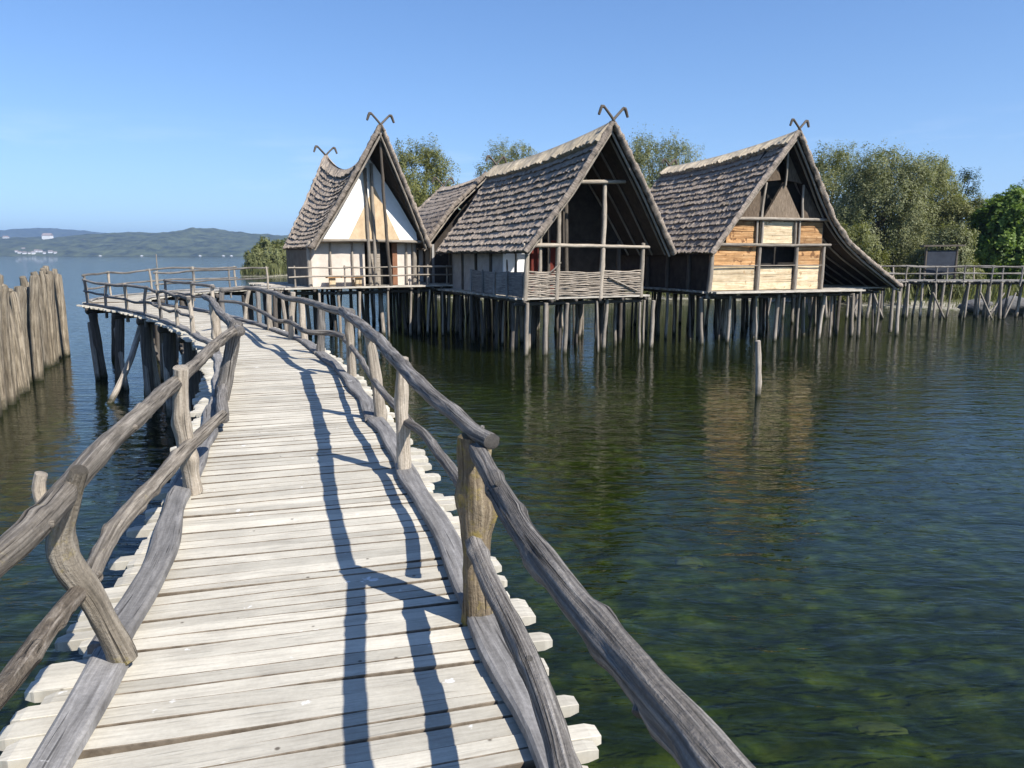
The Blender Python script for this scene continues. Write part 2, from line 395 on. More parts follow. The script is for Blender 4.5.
def axis(a, b, spans):
    out = [a]
    while out[-1] < b:
        st = spans[-1][1]
        for lim, s in spans:
            if out[-1] < lim: st = s; break
        out.append(out[-1] + st)
    return out
gx = axis(-420, 420, [(-70, 12), (-16, 2), (24, .6), (60, 2), (999, 12)])
gy = axis(-60, 520, [(-4, 5), (26, .6), (80, 2), (200, 5), (999, 20)])
mb = MB(); V = [(x, y, land(x, y)) for y in gy for x in gx]; nx = len(gx)
mb.add(V, [(j * nx + i, j * nx + i + 1, (j + 1) * nx + i + 1, (j + 1) * nx + i) for j in range(len(gy) - 1) for i in range(nx - 1)])
m, nt, ns, ls = newmat('lake_bed_and_bank')
geo = ns.new('ShaderNodeNewGeometry')
n1 = nd(ns, 'ShaderNodeTexNoise', inp={'Scale': 2.3, 'Detail': 7, 'Roughness': .6, 'Distortion': .3}); ls.new(geo.outputs[0], n1.inputs['Vector'])
n2 = nd(ns, 'ShaderNodeTexNoise', inp={'Scale': 5, 'Detail': 4, 'Roughness': .6}); ls.new(geo.outputs[0], n2.inputs['Vector'])
n3 = nd(ns, 'ShaderNodeTexNoise', inp={'Scale': .55, 'Detail': 3, 'Roughness': .5}); ls.new(geo.outputs[0], n3.inputs['Vector'])
a1 = ramp(ns, [(.3, (.018, .028, .006)), (.48, (.052, .072, .013)), (.62, (.105, .122, .023)), (.8, (.15, .155, .05))]); ls.new(n1.outputs[0], a1.inputs[0])
vo = nd(ns, 'ShaderNodeTexVoronoi', feature='SMOOTH_F1', inp={'Scale': 2.6, 'Smoothness': .6}); dv = nd(ns, 'ShaderNodeVectorMath', operation='MULTIPLY_ADD', inp={1: (.35, .35, .35)})
ls.new(n1.outputs['Color'], dv.inputs[0]); ls.new(geo.outputs[0], dv.inputs[2]); ls.new(dv.outputs[0], vo.inputs['Vector'])
lump = ramp(ns, [(.12, 1.2), (.6, .5)]); ls.new(vo.outputs['Distance'], lump.inputs[0])
pat = ramp(ns, [(.36, .7), (.6, 1.1)]); ls.new(n3.outputs[0], pat.inputs[0])
c = mixc(ns, ls, 1.0, mixc(ns, ls, 1.0, a1.outputs[0], lump.outputs[0], 'MULTIPLY'), pat.outputs[0], 'MULTIPLY')
sz = ns.new('ShaderNodeSeparateXYZ'); ls.new(geo.outputs[0], sz.inputs[0])
zf = mth(ns, ls, 'MULTIPLY_ADD', n1.outputs[0], .5, sz.outputs[2])
bank = ramp(ns, [(.20, 0.0), (.32, 1.0)]); ls.new(zf, bank.inputs[0])
gravel = ramp(ns, [(.35, (.22, .20, .16)), (.65, (.40, .37, .30))]); ls.new(n2.outputs[0], gravel.inputs[0])
c = mixc(ns, ls, bank.outputs[0], c, gravel.outputs[0])
gr = ramp(ns, [(.62, 0.0), (.82, 1.0)]); ls.new(zf, gr.inputs[0])
gcol = ramp(ns, [(.35, (.09, .115, .03)), (.65, (.19, .20, .065))]); ls.new(n2.outputs[0], gcol.inputs[0])
c = mixc(ns, ls, gr.outputs[0], c, gcol.outputs[0])
finish(nt, ns, ls, c, n2.outputs[0], .95, .6, .06, .05)
tag(mb.build('lake_bed', m, smooth=True), kind='structure')
mb = MB(); mb.quad((-20000, -600, -6), (20000, -600, -6), (20000, 14000, -6), (-20000, 14000, -6))
tag(mb.build('lake_floor', noisy('deep_floor', (.01, .02, .02), (.02, .035, .035), .05, 0)), kind='structure')

m, nt, ns, ls = newmat('lake_water')
geo = ns.new('ShaderNodeNewGeometry')
def rip(sc, rot, sx_, sy_, det, dis=.6):
    mp_ = nd(ns, 'ShaderNodeMapping', inp={'Rotation': (0, 0, math.radians(rot)), 'Scale': (sx_, sy_, 1)}); ls.new(geo.outputs[0], mp_.inputs['Vector'])
    n_ = nd(ns, 'ShaderNodeTexNoise', inp={'Scale': sc, 'Detail': det, 'Roughness': .55, 'Distortion': dis}); ls.new(mp_.outputs[0], n_.inputs['Vector'])
    return n_.outputs[0]
h = mth(ns, ls, 'ADD', mth(ns, ls, 'MULTIPLY', rip(1.0, 14, 1.0, 2.8, 3), 1.0), mth(ns, ls, 'MULTIPLY', rip(1.0, -12, 3.2, 7.5, 2), .22))
h = mth(ns, ls, 'ADD', h, mth(ns, ls, 'MULTIPLY', rip(.22, 8, .6, 1.4, 2), 1.6))
bp = nd(ns, 'ShaderNodeBump', inp={'Strength': .6, 'Distance': .052}); ls.new(h, bp.inputs['Height'])
fr = nd(ns, 'ShaderNodeFresnel', inp={'IOR': 1.33}); ls.new(bp.outputs[0], fr.inputs['Normal'])
gl = nd(ns, 'ShaderNodeBsdfGlossy', inp={'Roughness': .03}); ls.new(bp.outputs[0], gl.inputs['Normal'])
tr = nd(ns, 'ShaderNodeBsdfTransparent', inp={0: (.68, .78, .46, 1)})
df = nd(ns, 'ShaderNodeBsdfDiffuse', inp={0: (.010, .0145, .004, 1)})
lw = nd(ns, 'ShaderNodeLayerWeight', inp={0: .25})
tf = ramp(ns, [(0.1, .10), (.5, .45), (.85, .92)]); ls.new(lw.outputs['Facing'], tf.inputs[0])
body = ns.new('ShaderNodeMixShader'); ls.new(tf.outputs[0], body.inputs[0]); ls.new(tr.outputs[0], body.inputs[1]); ls.new(df.outputs[0], body.inputs[2])
mx = ns.new('ShaderNodeMixShader'); ls.new(fr.outputs[0], mx.inputs[0]); ls.new(body.outputs[0], mx.inputs[1]); ls.new(gl.outputs[0], mx.inputs[2])
oo = ns.new('ShaderNodeOutputMaterial'); ls.new(mx.outputs[0], oo.inputs['Surface'])
M['water'] = m
mb = MB(); mb.quad((-15000, -500, 0), (15000, -500, 0), (15000, 12000, 0), (-15000, 12000, 0))
tag(mb.build('lake_water', m), kind='structure')

# ------------------------------------------------------------------ far hills
def hill(name, prof, Y0, Y1, Yr, c1, c2, amp):
    mb = MB(); xs = np.linspace(prof[0][0], prof[-1][0], 1000); ny = 30
    V = []
    for j in range(ny + 1):
        t = j / ny
        Y = Y0 + (Y1 - Y0) * t
        for x in xs:
            py = np.interp(x, [p[0] for p in prof], [p[1] for p in prof])
            H = (HOR - py) / 765 * Yr + 4
            X = (x - 512) / 762 * Yr * (.92 + .08 * Y / Yr)
            sh = math.sin(min(1, (Y - Y0) / (Yr - Y0)) * PI / 2) ** .8 if Y <= Yr else 1 - .2 * ((Y - Yr) / (Y1 - Yr))
            n = noise.fractal(Vector((X * .012, Y * .012, 3)), .9, 2, 5) * amp
            V.append((X, Y, max(-2, (H + n * 1.0) * sh - 1)))
    n = len(xs)
    mb.add(V, [(j * n + i, j * n + i + 1, (j + 1) * n + i + 1, (j + 1) * n + i) for j in range(ny) for i in range(n - 1)])
    tag(mb.build(name, noisy(name + '_woods', c1, c2, .02, 1.0, 12, detail=12), smooth=True), kind='structure')
hill('wooded_hills', [(-500, 240), (-150, 243), (0, 239), (40, 238), (80, 239), (109, 235), (148, 232.8), (165, 234.5), (191, 233), (207, 229.5), (216, 228), (224, 231), (235, 233), (280, 236), (340, 240), (500, 242), (800, 244), (1300, 243)], 3050, 4600, 3800, (.007, .013, .006), (.105, .122, .05), 11)
hill('far_ridge', [(-500, 236), (-100, 234), (0, 232), (20, 230.5), (50, 228.8), (75, 230), (109, 233.5), (140, 236), (300, 240), (700, 243), (1300, 244)], 6400, 8200, 7200, (.015, .025, .01), (.09, .11, .05), 12)

# ------------------------------------------------------------------ boardwalks
def zdeck(Y): return 2.15 + max(0, min(1, (Y - 5) / 20)) * .16
class Path:
    def __init__(s, pts, zf):
        s.p = [(Vector((q.x, q.y, zf(q.y)))) for q, t in catmull([Vector((a, b, 0)) for a, b in pts], .15)]
        s.l = [0]
        for a, b in zip(s.p, s.p[1:]): s.l.append(s.l[-1] + (b - a).length)
        s.L = s.l[-1]
    def at(s, d):
        i = int(np.searchsorted(s.l, d)) ; i = max(1, min(len(s.p) - 1, i))
        a, b = s.p[i - 1], s.p[i]; t = (d - s.l[i - 1]) / max(1e-6, s.l[i] - s.l[i - 1])
        q0 = s.p[max(0, i - 4)]; q1 = s.p[min(len(s.p) - 1, i + 3)]
        dr = (q1 - q0).normalized()
        return a + (b - a) * t, dr, Vector((dr.y, -dr.x, 0)).normalized()
    def nearest(s, P):
        k = min(range(len(s.p)), key=lambda i: (s.p[i].xy - P.xy).length); return s.l[k]

def planks(path, d0, d1, half_l, half_r, wmin, wmax, th=.055, curve=True):
    mb = MB(); d = d0
    while d < d1:
        w = R.uniform(wmin, wmax)
        p, dr, rt = path.at(d + w / 2)
        rt = (rt + dr * R.uniform(-.035, .035)).normalized(); f = Vector((-rt.y, rt.x, 0))
        a = -half_l - R.uniform(-.05, .12); b = half_r + R.uniform(-.06, .11)
        zj = R.uniform(-.003, .003); tilt = R.uniform(-.002, .002)
        ns_ = 9; eA, eB = R.uniform(.6, .95), R.uniform(.6, .95); rnd = R.random(); ph = R.uniform(0, 50)
        vs, uvs, fs = [], [], []
        for i in range(ns_ + 1):
            x = (a, a + .04, a + .2)[i] if i < 3 else (b - .2, b - .04, b)[i - ns_ + 2] if i > ns_ - 3 else a + .2 + (b - a - .4) * (i - 2) / (ns_ - 4)
            e, k = 0.0, 1.0
            if i in (0, ns_): e = .020; k = eA if i == 0 else eB
            if i in (1, ns_ - 1): e = .005; k = .95
            ww = (w / 2 - .003 + .005 * noise.noise(Vector((ph, x * 2, 0)))) * k
            cu = .012 * noise.noise(Vector((ph + 9, x * 1.1, 0)))
            z = zj + .004 * noise.noise(Vector((ph + 20, x * 1.5, 0))) + tilt * x
            c = p + rt * x + f * cu
            ch = .003
            for (q, zz) in ((-ww, -th + e * .5), (-ww, -ch - e * .5), (-ww + ch, -e * .6), (ww - ch, -e * .6), (ww, -ch - e * .5), (ww, -th + e * .5)):
                vs.append(c + f * q + Vector((0, 0, z + zz))); uvs.append((x, q + d))
        for i in range(ns_):
            for j in range(6):
                k = (j + 1) % 6
                fs.append((i * 6 + j, i * 6 + k, (i + 1) * 6 + k, (i + 1) * 6 + j))
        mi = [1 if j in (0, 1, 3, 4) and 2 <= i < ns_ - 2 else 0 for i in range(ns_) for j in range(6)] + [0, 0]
        fs.append(tuple(range(5, -1, -1))); fs.append(tuple(ns_ * 6 + j for j in range(6)))
        mb.add(vs, fs, uvs, rnd, mi)
        d += w
    return mb

def kerb(path, d0, d1, off, w=.15, h=.05, seed=0):
    """one long wavy board lying on the planks"""
    mb = MB(); n = max(4, int((d1 - d0) / .16)); vs, uvs, fs = [], [], []
    for i in range(n + 1):
        d = d0 + (d1 - d0) * i / n
        p, dr, rt = path.at(d)
        o = off + .055 * noise.noise(Vector((d * .9, seed, off))); ww = w * (1 + .5 * noise.noise(Vector((d * 1.3, seed + 7, off)))) / 2
        for (q, z) in ((-ww, .004), (-ww * .97, h * .8), (-ww * .75, h), (ww * .75, h), (ww * .97, h * .8), (ww, .004)):
            vs.append(p + rt * (o + q) + Vector((0, 0, z + .012 + .008 * noise.noise(Vector((d * 1.7, seed + 3, q)))))); uvs.append((d, q + off))
    for i in range(n):
        for j in range(6):
            k = (j + 1) % 6; fs.append((i * 6 + j, (i + 1) * 6 + j, (i + 1) * 6 + k, i * 6 + k))
    fs.append(tuple(range(6))); fs.append(tuple(n * 6 + j for j in range(5, -1, -1)))
    mb.add(vs, fs, uvs); return mb

def rail_between(parent, a, b, r, name='rail', mat=None, wob=.05, seg=8, ov=.12):
    a, b = Vector(a), Vector(b); d = (b - a).normalized()
    mb = MB(); m1 = (a + b) / 2 + Vector((R.uniform(-wob, wob), R.uniform(-wob, wob), R.uniform(-wob, wob)))
    tube(mb, [a - d * ov, a, m1, b, b + d * ov], [r * 1.05, r, r * .9, r * .85], seg, .2, .13, wob=wob * .6, knots=3)
    return mb.build(name, mat or M['rail'], parent, True)

def stilt(parent, top, r, lean=.25, zb=-1.5, mat=None, name='pile', seg=8):
    mb = MB(); top = Vector(top)
    b = Vector((top.x + R.uniform(-lean, lean), top.y + R.uniform(-lean, lean), zb))
    mid = (top + b) / 2 + Vector((R.uniform(-.05, .05), R.uniform(-.05, .05), 0))
    tube(mb, [b, mid, top], [r * 1.1, r, r * .92], seg, .5, .14, wob=.03)
    return mb.build(name, mat or M['pile'], parent, True)

MAIN = Path([(.55, -2.6), (-.1, 0), (-.72, 2.37), (-1.45, 5.07), (-2.55, 8.6), (-3.5, 11.3), (-4.8, 14.3), (-6.0, 16.4), (-7.2, 18.3), (-8.7, 20.4), (-10.4, 22.5), (-12.2, 24.3), (-13.35, 25.5)], zdeck)
bw = thing('boardwalk', (-2.55, 8.6, 0), 'long curving boardwalk of pale bleached planks with gnarled log railings, in the foreground', 'boardwalk')
planks(MAIN, 0, MAIN.L, 1.0, 1.0, .078, .142).build('decking', [M['deck'], M['plankedge']], bw)
# kerb boards in lengths, both sides
for side in (-1, 1):
    d = .1; k = 0; first = MAIN.nearest(G(124, 655, 2.15)) if side < 0 else 10.5
    while d < MAIN.L - .5:
        e = min(first if k == 0 else d + R.uniform(4.2, 5.6), MAIN.L - .1)
        kerb(MAIN, d, e, side * .83, seed=k * 3.1 + side).build('kerb_board', M['kerb'], bw)
        d = e + .03; k += 1
# bearers and piles under the deck
d = 1.2
while d < MAIN.L - .3:
    p, dr, rt = MAIN.at(d)
    mb = MB(); tube(mb, [p - rt * 1.0 - Vector((0, 0, .17)), p + rt * .92 - Vector((0, 0, .17))], .10, 8, .4, .1); mb.build('bearer', M['dpile'], bw, True)
    for s in (-1, 1):
        q = p + rt * s * R.uniform(.72, .85) - Vector((0, 0, .26))
        big = d > 17
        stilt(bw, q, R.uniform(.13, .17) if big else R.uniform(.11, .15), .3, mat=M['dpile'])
        if big and R.random() < .4:
            stilt(bw, q + dr * .45 - rt * s * .15, R.uniform(.09, .13), .3, mat=M['dpile'] if R.random() < .6 else M['pile'])
    if d > 14:
        for s in (-1, 1):
            mb = MB(); q = p + rt * s * .8
            tube(mb, [Vector((q.x, q.y, -.8)) - dr * 1.3 + rt * s * .35, q + dr * .5 - Vector((0, 0, .6))], .075, 7, .5, .1)
            mb.build('brace', M['dpile'] if s > 0 else M['pile'], bw, True)
    d += 2.5
for s in (-.6, .6):                                                # long bearers under the planks
    pts = [MAIN.at(i)[0] + MAIN.at(i)[2] * s - Vector((0, 0, .13)) for i in np.linspace(.1, MAIN.L - .1, 22)]
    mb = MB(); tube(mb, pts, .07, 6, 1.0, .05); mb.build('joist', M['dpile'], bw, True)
# pale leaning strut into the water at the bend
mb = MB(); tube(mb, [G(104, 415, -.3), G(128, 366, .9), G(143, 318, 2.1)], .085, 8, .4, .12); mb.build('brace', M['pile'], bw, True)

def post_px(pts, Y, r, mat, parent=bw, knots=2):
    mb = MB(); Ys = np.linspace(*Y, len(pts)) if isinstance(Y, tuple) else [Y] * len(pts)
    tube(mb, [AY(x, y, float(q)) for (x, y), q in zip(pts, Ys)], r, 26, .035, .16, 4, knots=knots)
    return mb.build('railing_post', mat, parent, True)
def base_post(bx, by, tx, ty, r, mat=None, kn=2):
    Y = 10
    for _ in range(4): Y = G(bx, by, zdeck(Y)).y
    b = G(bx, by, zdeck(Y)); t = AY(tx, ty, Y)
    mb = MB(); mid = (b + t) / 2 + Vector((R.uniform(-.02, .02), R.uniform(-.02, .02), 0))
    tube(mb, [b - Vector((0, 0, .05)), mid, t + Vector((0, 0, .03))], [r * 1.05, r, r * .95], 24, .05, .17, 4, knots=kn)
    mb.build('railing_post', mat or M['post'], bw, True)
    return b, t
def rail_px(pts, dz, r, name, mat, seg=14, knots=6, step=.06, z0=2.15, bump=.10):
    P = []
    for x, y in pts:
        z = z0 + dz
        for _ in range(4): z = zdeck(G(x, y, z).y) + dz
        P.append(G(x, y, z))
    mb = MB(); tube(mb, P, r, seg, step, bump, 3.0, wob=.012, knots=knots)
    if seg >= 14:
        sm = catmull(P, .1); r0 = r[0] if isinstance(r, list) else r
        for _ in range(max(1, len(sm) // 9)):
            i = R.randrange(1, len(sm) - 1); q = sm[i][0]; dd = (sm[i + 1][0] - sm[i - 1][0]).normalized()
            sd = dd.cross(Vector((R.uniform(-1, 1), R.uniform(-1, 1), R.uniform(-.2, 1)))).normalized()
            tube(mb, [q + sd * r0 * .3, q + (sd + dd * .5).normalized() * r0 * R.uniform(1.1, 1.32)], [r0 * .42, r0 * .30], 12, .015, .2, 6)
    return mb.build(name, mat, bw, True)
# right railing, near posts
base_post(479, 622, 474, 442, .075, M['lichpost'], 5)
base_post(405, 475, 402, 362, .052)
base_post(381, 421, 369, 338, .055)
base_post(352, 376, 347, 312, .058)
for a in ((320, 354, 321, 307), (305, 341, 301, 300), (291, 339, 293, 294), (270, 330, 269, 291), (260, 325, 258, 293), (245, 321, 249, 291), (223, 316, 222, 289)):
    base_post(*a, .055 + R.uniform(-.01, .012), R.choice((M['post'], M['rail'])), 1)
rail_px([(477, 451), (509, 508), (540, 556), (573, 601), (612, 647), (650, 692), (693, 738), (751, 803), (930, 990)], .88, [.041, .041, .039, .040, .043, .043, .044, .046, .05], 'top_rail', M['rail'], 32, 12, .035)
rail_px([(493, 441), (470, 428), (432, 396), (402, 366), (374, 336), (343, 311)], .95, [.036, .039, .044, .05, .055, .065], 'top_rail', M['rail'], 24, 8)
rail_px([(352, 313), (330, 309), (305, 301), (286, 298), (270, 292), (246, 288), (222, 290)], .93, [.06, .055, .05, .05, .05, .05], 'top_rail', M['rail'], 10, 6)
rail_px([(473, 540), (492, 585), (522, 650), (549, 718), (570, 790), (600, 900)], .42, [.039, .041, .039, .039, .045], 'middle_rail', M['rail'], 28, 7, .035)
rail_px([(470, 520), (466, 498), (458, 478), (440, 455), (424, 434), (405, 421)], .43, [.034, .036, .036, .034, .036], 'middle_rail', M['rail'], 12, 4)
rail_px([(412, 425), (392, 402), (376, 384), (366, 368), (356, 352), (344, 339)], .43, [.036, .034, .034, .034], 'middle_rail', M['rail'], 12, 3)
rail_px([(346, 338), (330, 333), (305, 331), (290, 322), (276, 320), (262, 312), (240, 303), (220, 301)], .47, [.045, .042, .04, .04], 'middle_rail', M['rail'], 10, 4)
# left railing, near
post_px([(80, 470), (67, 505), (59, 538), (68, 566), (92, 598), (108, 628), (124, 660)], (2.80, 3.0), [.032, .045, .054, .052, .048, .052], M['greypost'], knots=1)
post_px([(41, 474), (38, 488), (42, 502)], 2.85, .022, M['post'], knots=1)
post_px([(181, 368), (181, 410), (187, 450), (194, 492)], (5.28, 5.43), [.054, .055, .060, .064], M['post'], knots=4)
post_px([(236, 322), (230, 355), (222, 400)], 8.9, [.075, .08, .085], M['rail'])
post_px([(214, 304), (215, 320), (217, 338)], 13.6, [.075, .08, .085], M['post'])
rail_px([(-220, 720), (-80, 618), (0, 556), (42, 516), (78, 476), (130, 424), (183, 376), (213, 347), (238, 327)], .86, [.047, .046, .045, .047, .049, .050, .049], 'top_rail', M['railtan'], 30, 14, .04)
rail_px([(240, 332), (228, 320), (219, 311), (211, 300), (205, 297)], .86, [.062, .06, .058], 'top_rail', M['rail'], 10, 3)
rail_px([(-140, 838), (-60, 757), (0, 690), (50, 626), (94, 577)], .40, [.034, .036, .036, .036], 'middle_rail', M['barkrail'], 26, 6, .04)
rail_px([(88, 582), (116, 528), (152, 487), (188, 447), (222, 416)], .40, [.038, .045, .047, .044], 'middle_rail', M['railtan'], 28, 8, .04)
rail_px([(222, 418), (222, 400), (226, 372), (230, 352)], .16, [.06, .065, .06], 'middle_rail', M['rail'], 10, 3)
# the rest of both railings, further off
def railing(parent, path, d0, d1, off, every, r=.05, mats=('post', 'rail'), h=.9):
    d = d0; prev = None
    while d <= d1 + .01:
        p, dr, rt = path.at(min(d, path.L - .05)); b = p + rt * off
        t = b + Vector((R.uniform(-.07, .07), R.uniform(-.07, .07), h + R.uniform(0, .08)))
        mb = MB(); tube(mb, [b - Vector((0, 0, .3)), (b + t) / 2 + Vector((R.uniform(-.04, .04), 0, 0)), t], r * R.uniform(.9, 1.2), 8, .15, .15, knots=2)
        mb.build('railing_post', M[R.choice(mats)], parent, True)
        mid = b.lerp(t, .48 + R.uniform(-.03, .03)); top = b.lerp(t, .95)
        if prev:
            rail_between(parent, prev[0], top, r * .95, 'top_rail', M['rail'])
            rail_between(parent, prev[1], mid, r * .8, 'middle_rail', M['rail'])
        prev = (top, mid); d += every * R.uniform(.92, 1.05)
dl = MAIN.nearest(G(214, 336, 2.25)); dr_ = MAIN.nearest(G(223, 316, 2.3))
railing(bw, MAIN, dl + .4, MAIN.L, -.86, 1.95, .045, h=.76)
railing(bw, MAIN, dr_ + 1.4, MAIN.L - 2.2, .86, 2.0, .045, h=.78)

RET = Path([(-13.5, 25.9), (-14.0, 27.8), (-13.6, 30.0), (-12.6, 32.2), (-11.2, 34.6), (-10.6, 35.5)], lambda y: 2.315 + min(1, max(0, (y - 26) / 6)) * .12)
bw2 = thing('boardwalk', (-14.9, 30, 0), 'farther plank walkway doubling back from the left corner to the white gabled house', 'boardwalk')
planks(RET, .3, RET.L, .95, .95, .12, .22).build('decking', [M['deck'], M['plankedge']], bw2)
for s in (-1, 1):
    kerb(RET, .5, RET.L - .1, s * .85, seed=s + 40).build('kerb_board', M['kerb'], bw2, True)
railing(bw2, RET, .5, RET.L - .3, -.9, 2.1, .042)
railing(bw2, RET, 2.6, RET.L - .3, .9, 2.1, .042)
d = .8
while d < RET.L:
    p, dr, rt = RET.at(d)
    mb = MB(); tube(mb, [p - rt * 1.1 - Vector((0, 0, .16)), p + rt * 1.1 - Vector((0, 0, .16))], .09, 7, .5, .1); mb.build('bearer', M['dpile'], bw2, True)
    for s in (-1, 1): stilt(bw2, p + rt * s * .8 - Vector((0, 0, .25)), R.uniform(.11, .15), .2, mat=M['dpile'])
    d += 1.7

RIGHT = Path([(15.5, 48.6), (22, 48.2), (30, 48.0), (38, 48.3), (50, 50)], lambda y: 2.30)
bw3 = thing('boardwalk', (30, 48, 0), 'distant plank walkway on many thin stilts behind the timber house, leading right to the bank', 'boardwalk')
planks(RIGHT, 0, RIGHT.L, .9, .9, .14, .26).build('decking', [M['plat'], M['plankedge']], bw3)
for s in (-1, 1):
    kerb(RIGHT, .1, RIGHT.L - .1, s * .86, seed=s + 70).build('kerb_board', M['kerb'], bw3, True)
    railing(bw3, RIGHT, .3, RIGHT.L - .2, s * .92, 1.75, .05)
d = .4
while d < RIGHT.L:
    p, dr, rt = RIGHT.at(d)
    for s in (-1, 1):
        stilt(bw3, p + rt * s * R.uniform(.6, .95) + dr * R.uniform(-.25, .25) - Vector((0, 0, .1)), R.uniform(.05, .11), .45)
    if R.random() < .3:
        mb = MB(); a = p + rt * .95; tube(mb, [Vector((a.x, a.y, .0)) + dr * R.choice((-1, 1)) * R.uniform(.5, 1), a - Vector((0, 0, .7))], .06, 7, .5, .1); mb.build('brace', M['pile'], bw3, True)
    d += .72
for s in (-.6, .6):
    mb = MB(); tube(mb, [RIGHT.at(i)[0] + RIGHT.at(i)[2] * s - Vector((0, 0, .13)) for i in np.linspace(.1, RIGHT.L - .1, 12)], .075, 6, 2, .05); mb.build('joist', M['dpile'], bw3, True)

# ------------------------------------------------------------------ houses on stilts
class Fr:
    def __init__(s, O, ang, h): s.O = Vector((O[0], O[1], h)); a = math.radians(ang); s.r = Vector((math.cos(a), math.sin(a), 0)); s.b = Vector((-math.sin(a), math.cos(a), 0))
    def __call__(s, a, b, h): return s.O + s.r * a + s.b * b + Vector((0, 0, h))

def lerp(a, b, t): return a + (b - a) * t
def prof_at(pr, t):
    L = [0]
    for a, b in zip(pr, pr[1:]): L.append(L[-1] + math.hypot(b[0] - a[0], b[1] - a[1]))
    x = t * L[-1]
    return np.interp(x, L, [p[0] for p in pr]), np.interp(x, L, [p[1] for p in pr]), L[-1]

def slope(parent, P, length, width, K, th, mat, out, ridge=.13, cap=(.13, .25), rough=1.0, rmat='ridge'):
    """one thatched side. P(a,t): a along the ridge, t from ridge to eave; out: +1 or -1 for the outward normal"""
    def nrm(a, t):
        e = .01
        a = min(max(a, e), 1 - e); t = min(max(t, e), 1 - e)
        n = (P(a + e, t) - P(a - e, t)).cross(P(a, t + e) - P(a, t - e)).normalized()
        return n * out
    N = int(length / .065)
    def course(mb, t0, t1, th0, th1, jag, seed, droop=0):
        vs, uvs, fs = [], [], []
        for i in range(N + 1):
            a = i / N
            j = jag * (R.uniform(-1, 1) * 1.1 + 1.1 * noise.noise(Vector((a * length * 1.6, seed, 1)))) / width
            k = th1 * (1 + .45 * noise.noise(Vector((a * length * 2.3, seed + 4, 2))) + R.uniform(-.26, .26))
            tt = min(1.02, t1 + j)
            n0, n1 = nrm(a, t0), nrm(a, t1)
            A, B = P(a, t0) + n0 * th0, P(a, min(1.0, tt)) + n1 * k
            if tt > 1: B = B + (P(a, 1) - P(a, .97)) * ((tt - 1) / .03)
            Mi = P(a, (t0 + t1) / 2) + n1 * (th0 + (k - th0) * .62 + R.uniform(-.018, .018))
            Lo = B - n1 * (k + .03) - (P(a, t1) - P(a, t1 - .02)).normalized() * .05
            vs += [A, Mi, B, Lo]; u = a * length
            uvs += [(u, t0 * width), (u, (t0 + t1) / 2 * width), (u, t1 * width), (u + .01, t1 * width + .1)]
        for i in range(N):
            for j in range(3):
                f = (i * 4 + j, i * 4 + j + 1, (i + 1) * 4 + j + 1, (i + 1) * 4 + j)
                fs.append(f if out < 0 else f[::-1])
        for e in (0, N):
            f = (e * 4, e * 4 + 1, e * 4 + 2, e * 4 + 3); fs.append(f)
        mb.add(vs, fs, uvs)
    mb = MB()
    for k in range(K):
        course(mb, max(0, k / K - .015), (k + 1) / K, .02, th, .05 * rough, k * 5.3)
    # underside sheet
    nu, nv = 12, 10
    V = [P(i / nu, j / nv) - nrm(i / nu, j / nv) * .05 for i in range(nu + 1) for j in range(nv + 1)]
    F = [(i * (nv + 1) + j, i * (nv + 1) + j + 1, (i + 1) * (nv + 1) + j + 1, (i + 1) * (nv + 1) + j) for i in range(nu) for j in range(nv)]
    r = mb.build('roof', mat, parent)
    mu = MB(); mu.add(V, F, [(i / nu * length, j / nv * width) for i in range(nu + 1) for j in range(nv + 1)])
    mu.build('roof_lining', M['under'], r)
    if cap:
        mb = MB(); course(mb, 0, ridge, cap[0], cap[1], .045, 77.0); mb.build('ridge_thatch', M[rmat], r)
    return r, nrm

def verge(parent, P, nrm, a, r=.12, mat=None, inward=1):
    mb = MB(); nK = 3 * 17; pts = [P(a, t) + nrm(a, t) * .03 for i, t in enumerate(np.linspace(0, 1.0, nK + 1))]
    tube(mb, pts, [r * (.93, .99, 1.10)[i % 3] * R.uniform(.93, 1.07) for i in range(nK + 1)], 9, .09, .34, 5.0); mb.build('verge', mat or M['thatch'], parent, True)
    mb = MB(); a2 = min(max(a, .012), .988)
    tube(mb, [P(a2, t) - nrm(a2, t) * .15 for t in np.linspace(0.01, 1.0, 7)], .05, 7, .4, .1); mb.build('barge_pole', M['beam'], parent, True)

def rafters(parent, P, nrm, n, mat, a0=.04, a1=.96, off=.13):
    for i in range(n):
        a = a0 + (a1 - a0) * i / (n - 1)
        mb = MB(); tube(mb, [P(a, t) - nrm(a, t) * off for t in np.linspace(.01, .99, 6)], .045, 6, .6, .1); mb.build('rafter', mat, parent, True)

def horns(parent, A, right, size, mat):
    """crossed gable poles ending in hooks"""
    for s in (-1, 1):
        mb = MB(); up = Vector((0, 0, 1)); fw = right.cross(up) * -.04 * s
        a = A - right * s * .12 - up * .25 + fw; e = A + right * s * size * .62 + up * size * .62 + fw
        tube(mb, [a, A + fw * .5, e], .05, 8, .15, .1); tube(mb, [e - up * .02, e + right * s * size * .1 - up * size * .02, e + right * s * size * .26 - up * size * .42], [.07, .065, .05], 8, .1, .1)
        mb.build('gable_horn', mat, parent, True)

def pole(parent, a, b, r, name='post', mat=None, wob=.03, seg=8, knots=1):
    mb = MB(); a, b = Vector(a), Vector(b)
    m_ = (a + b) / 2 + Vector((R.uniform(-wob, wob), R.uniform(-wob, wob), R.uniform(-wob, wob)))
    tube(mb, [a, m_, b], [r * 1.05, r, r * .9], seg, .25, .12, wob=wob * .5, knots=knots)
    return mb.build(name, mat or M['beam'], parent, True)

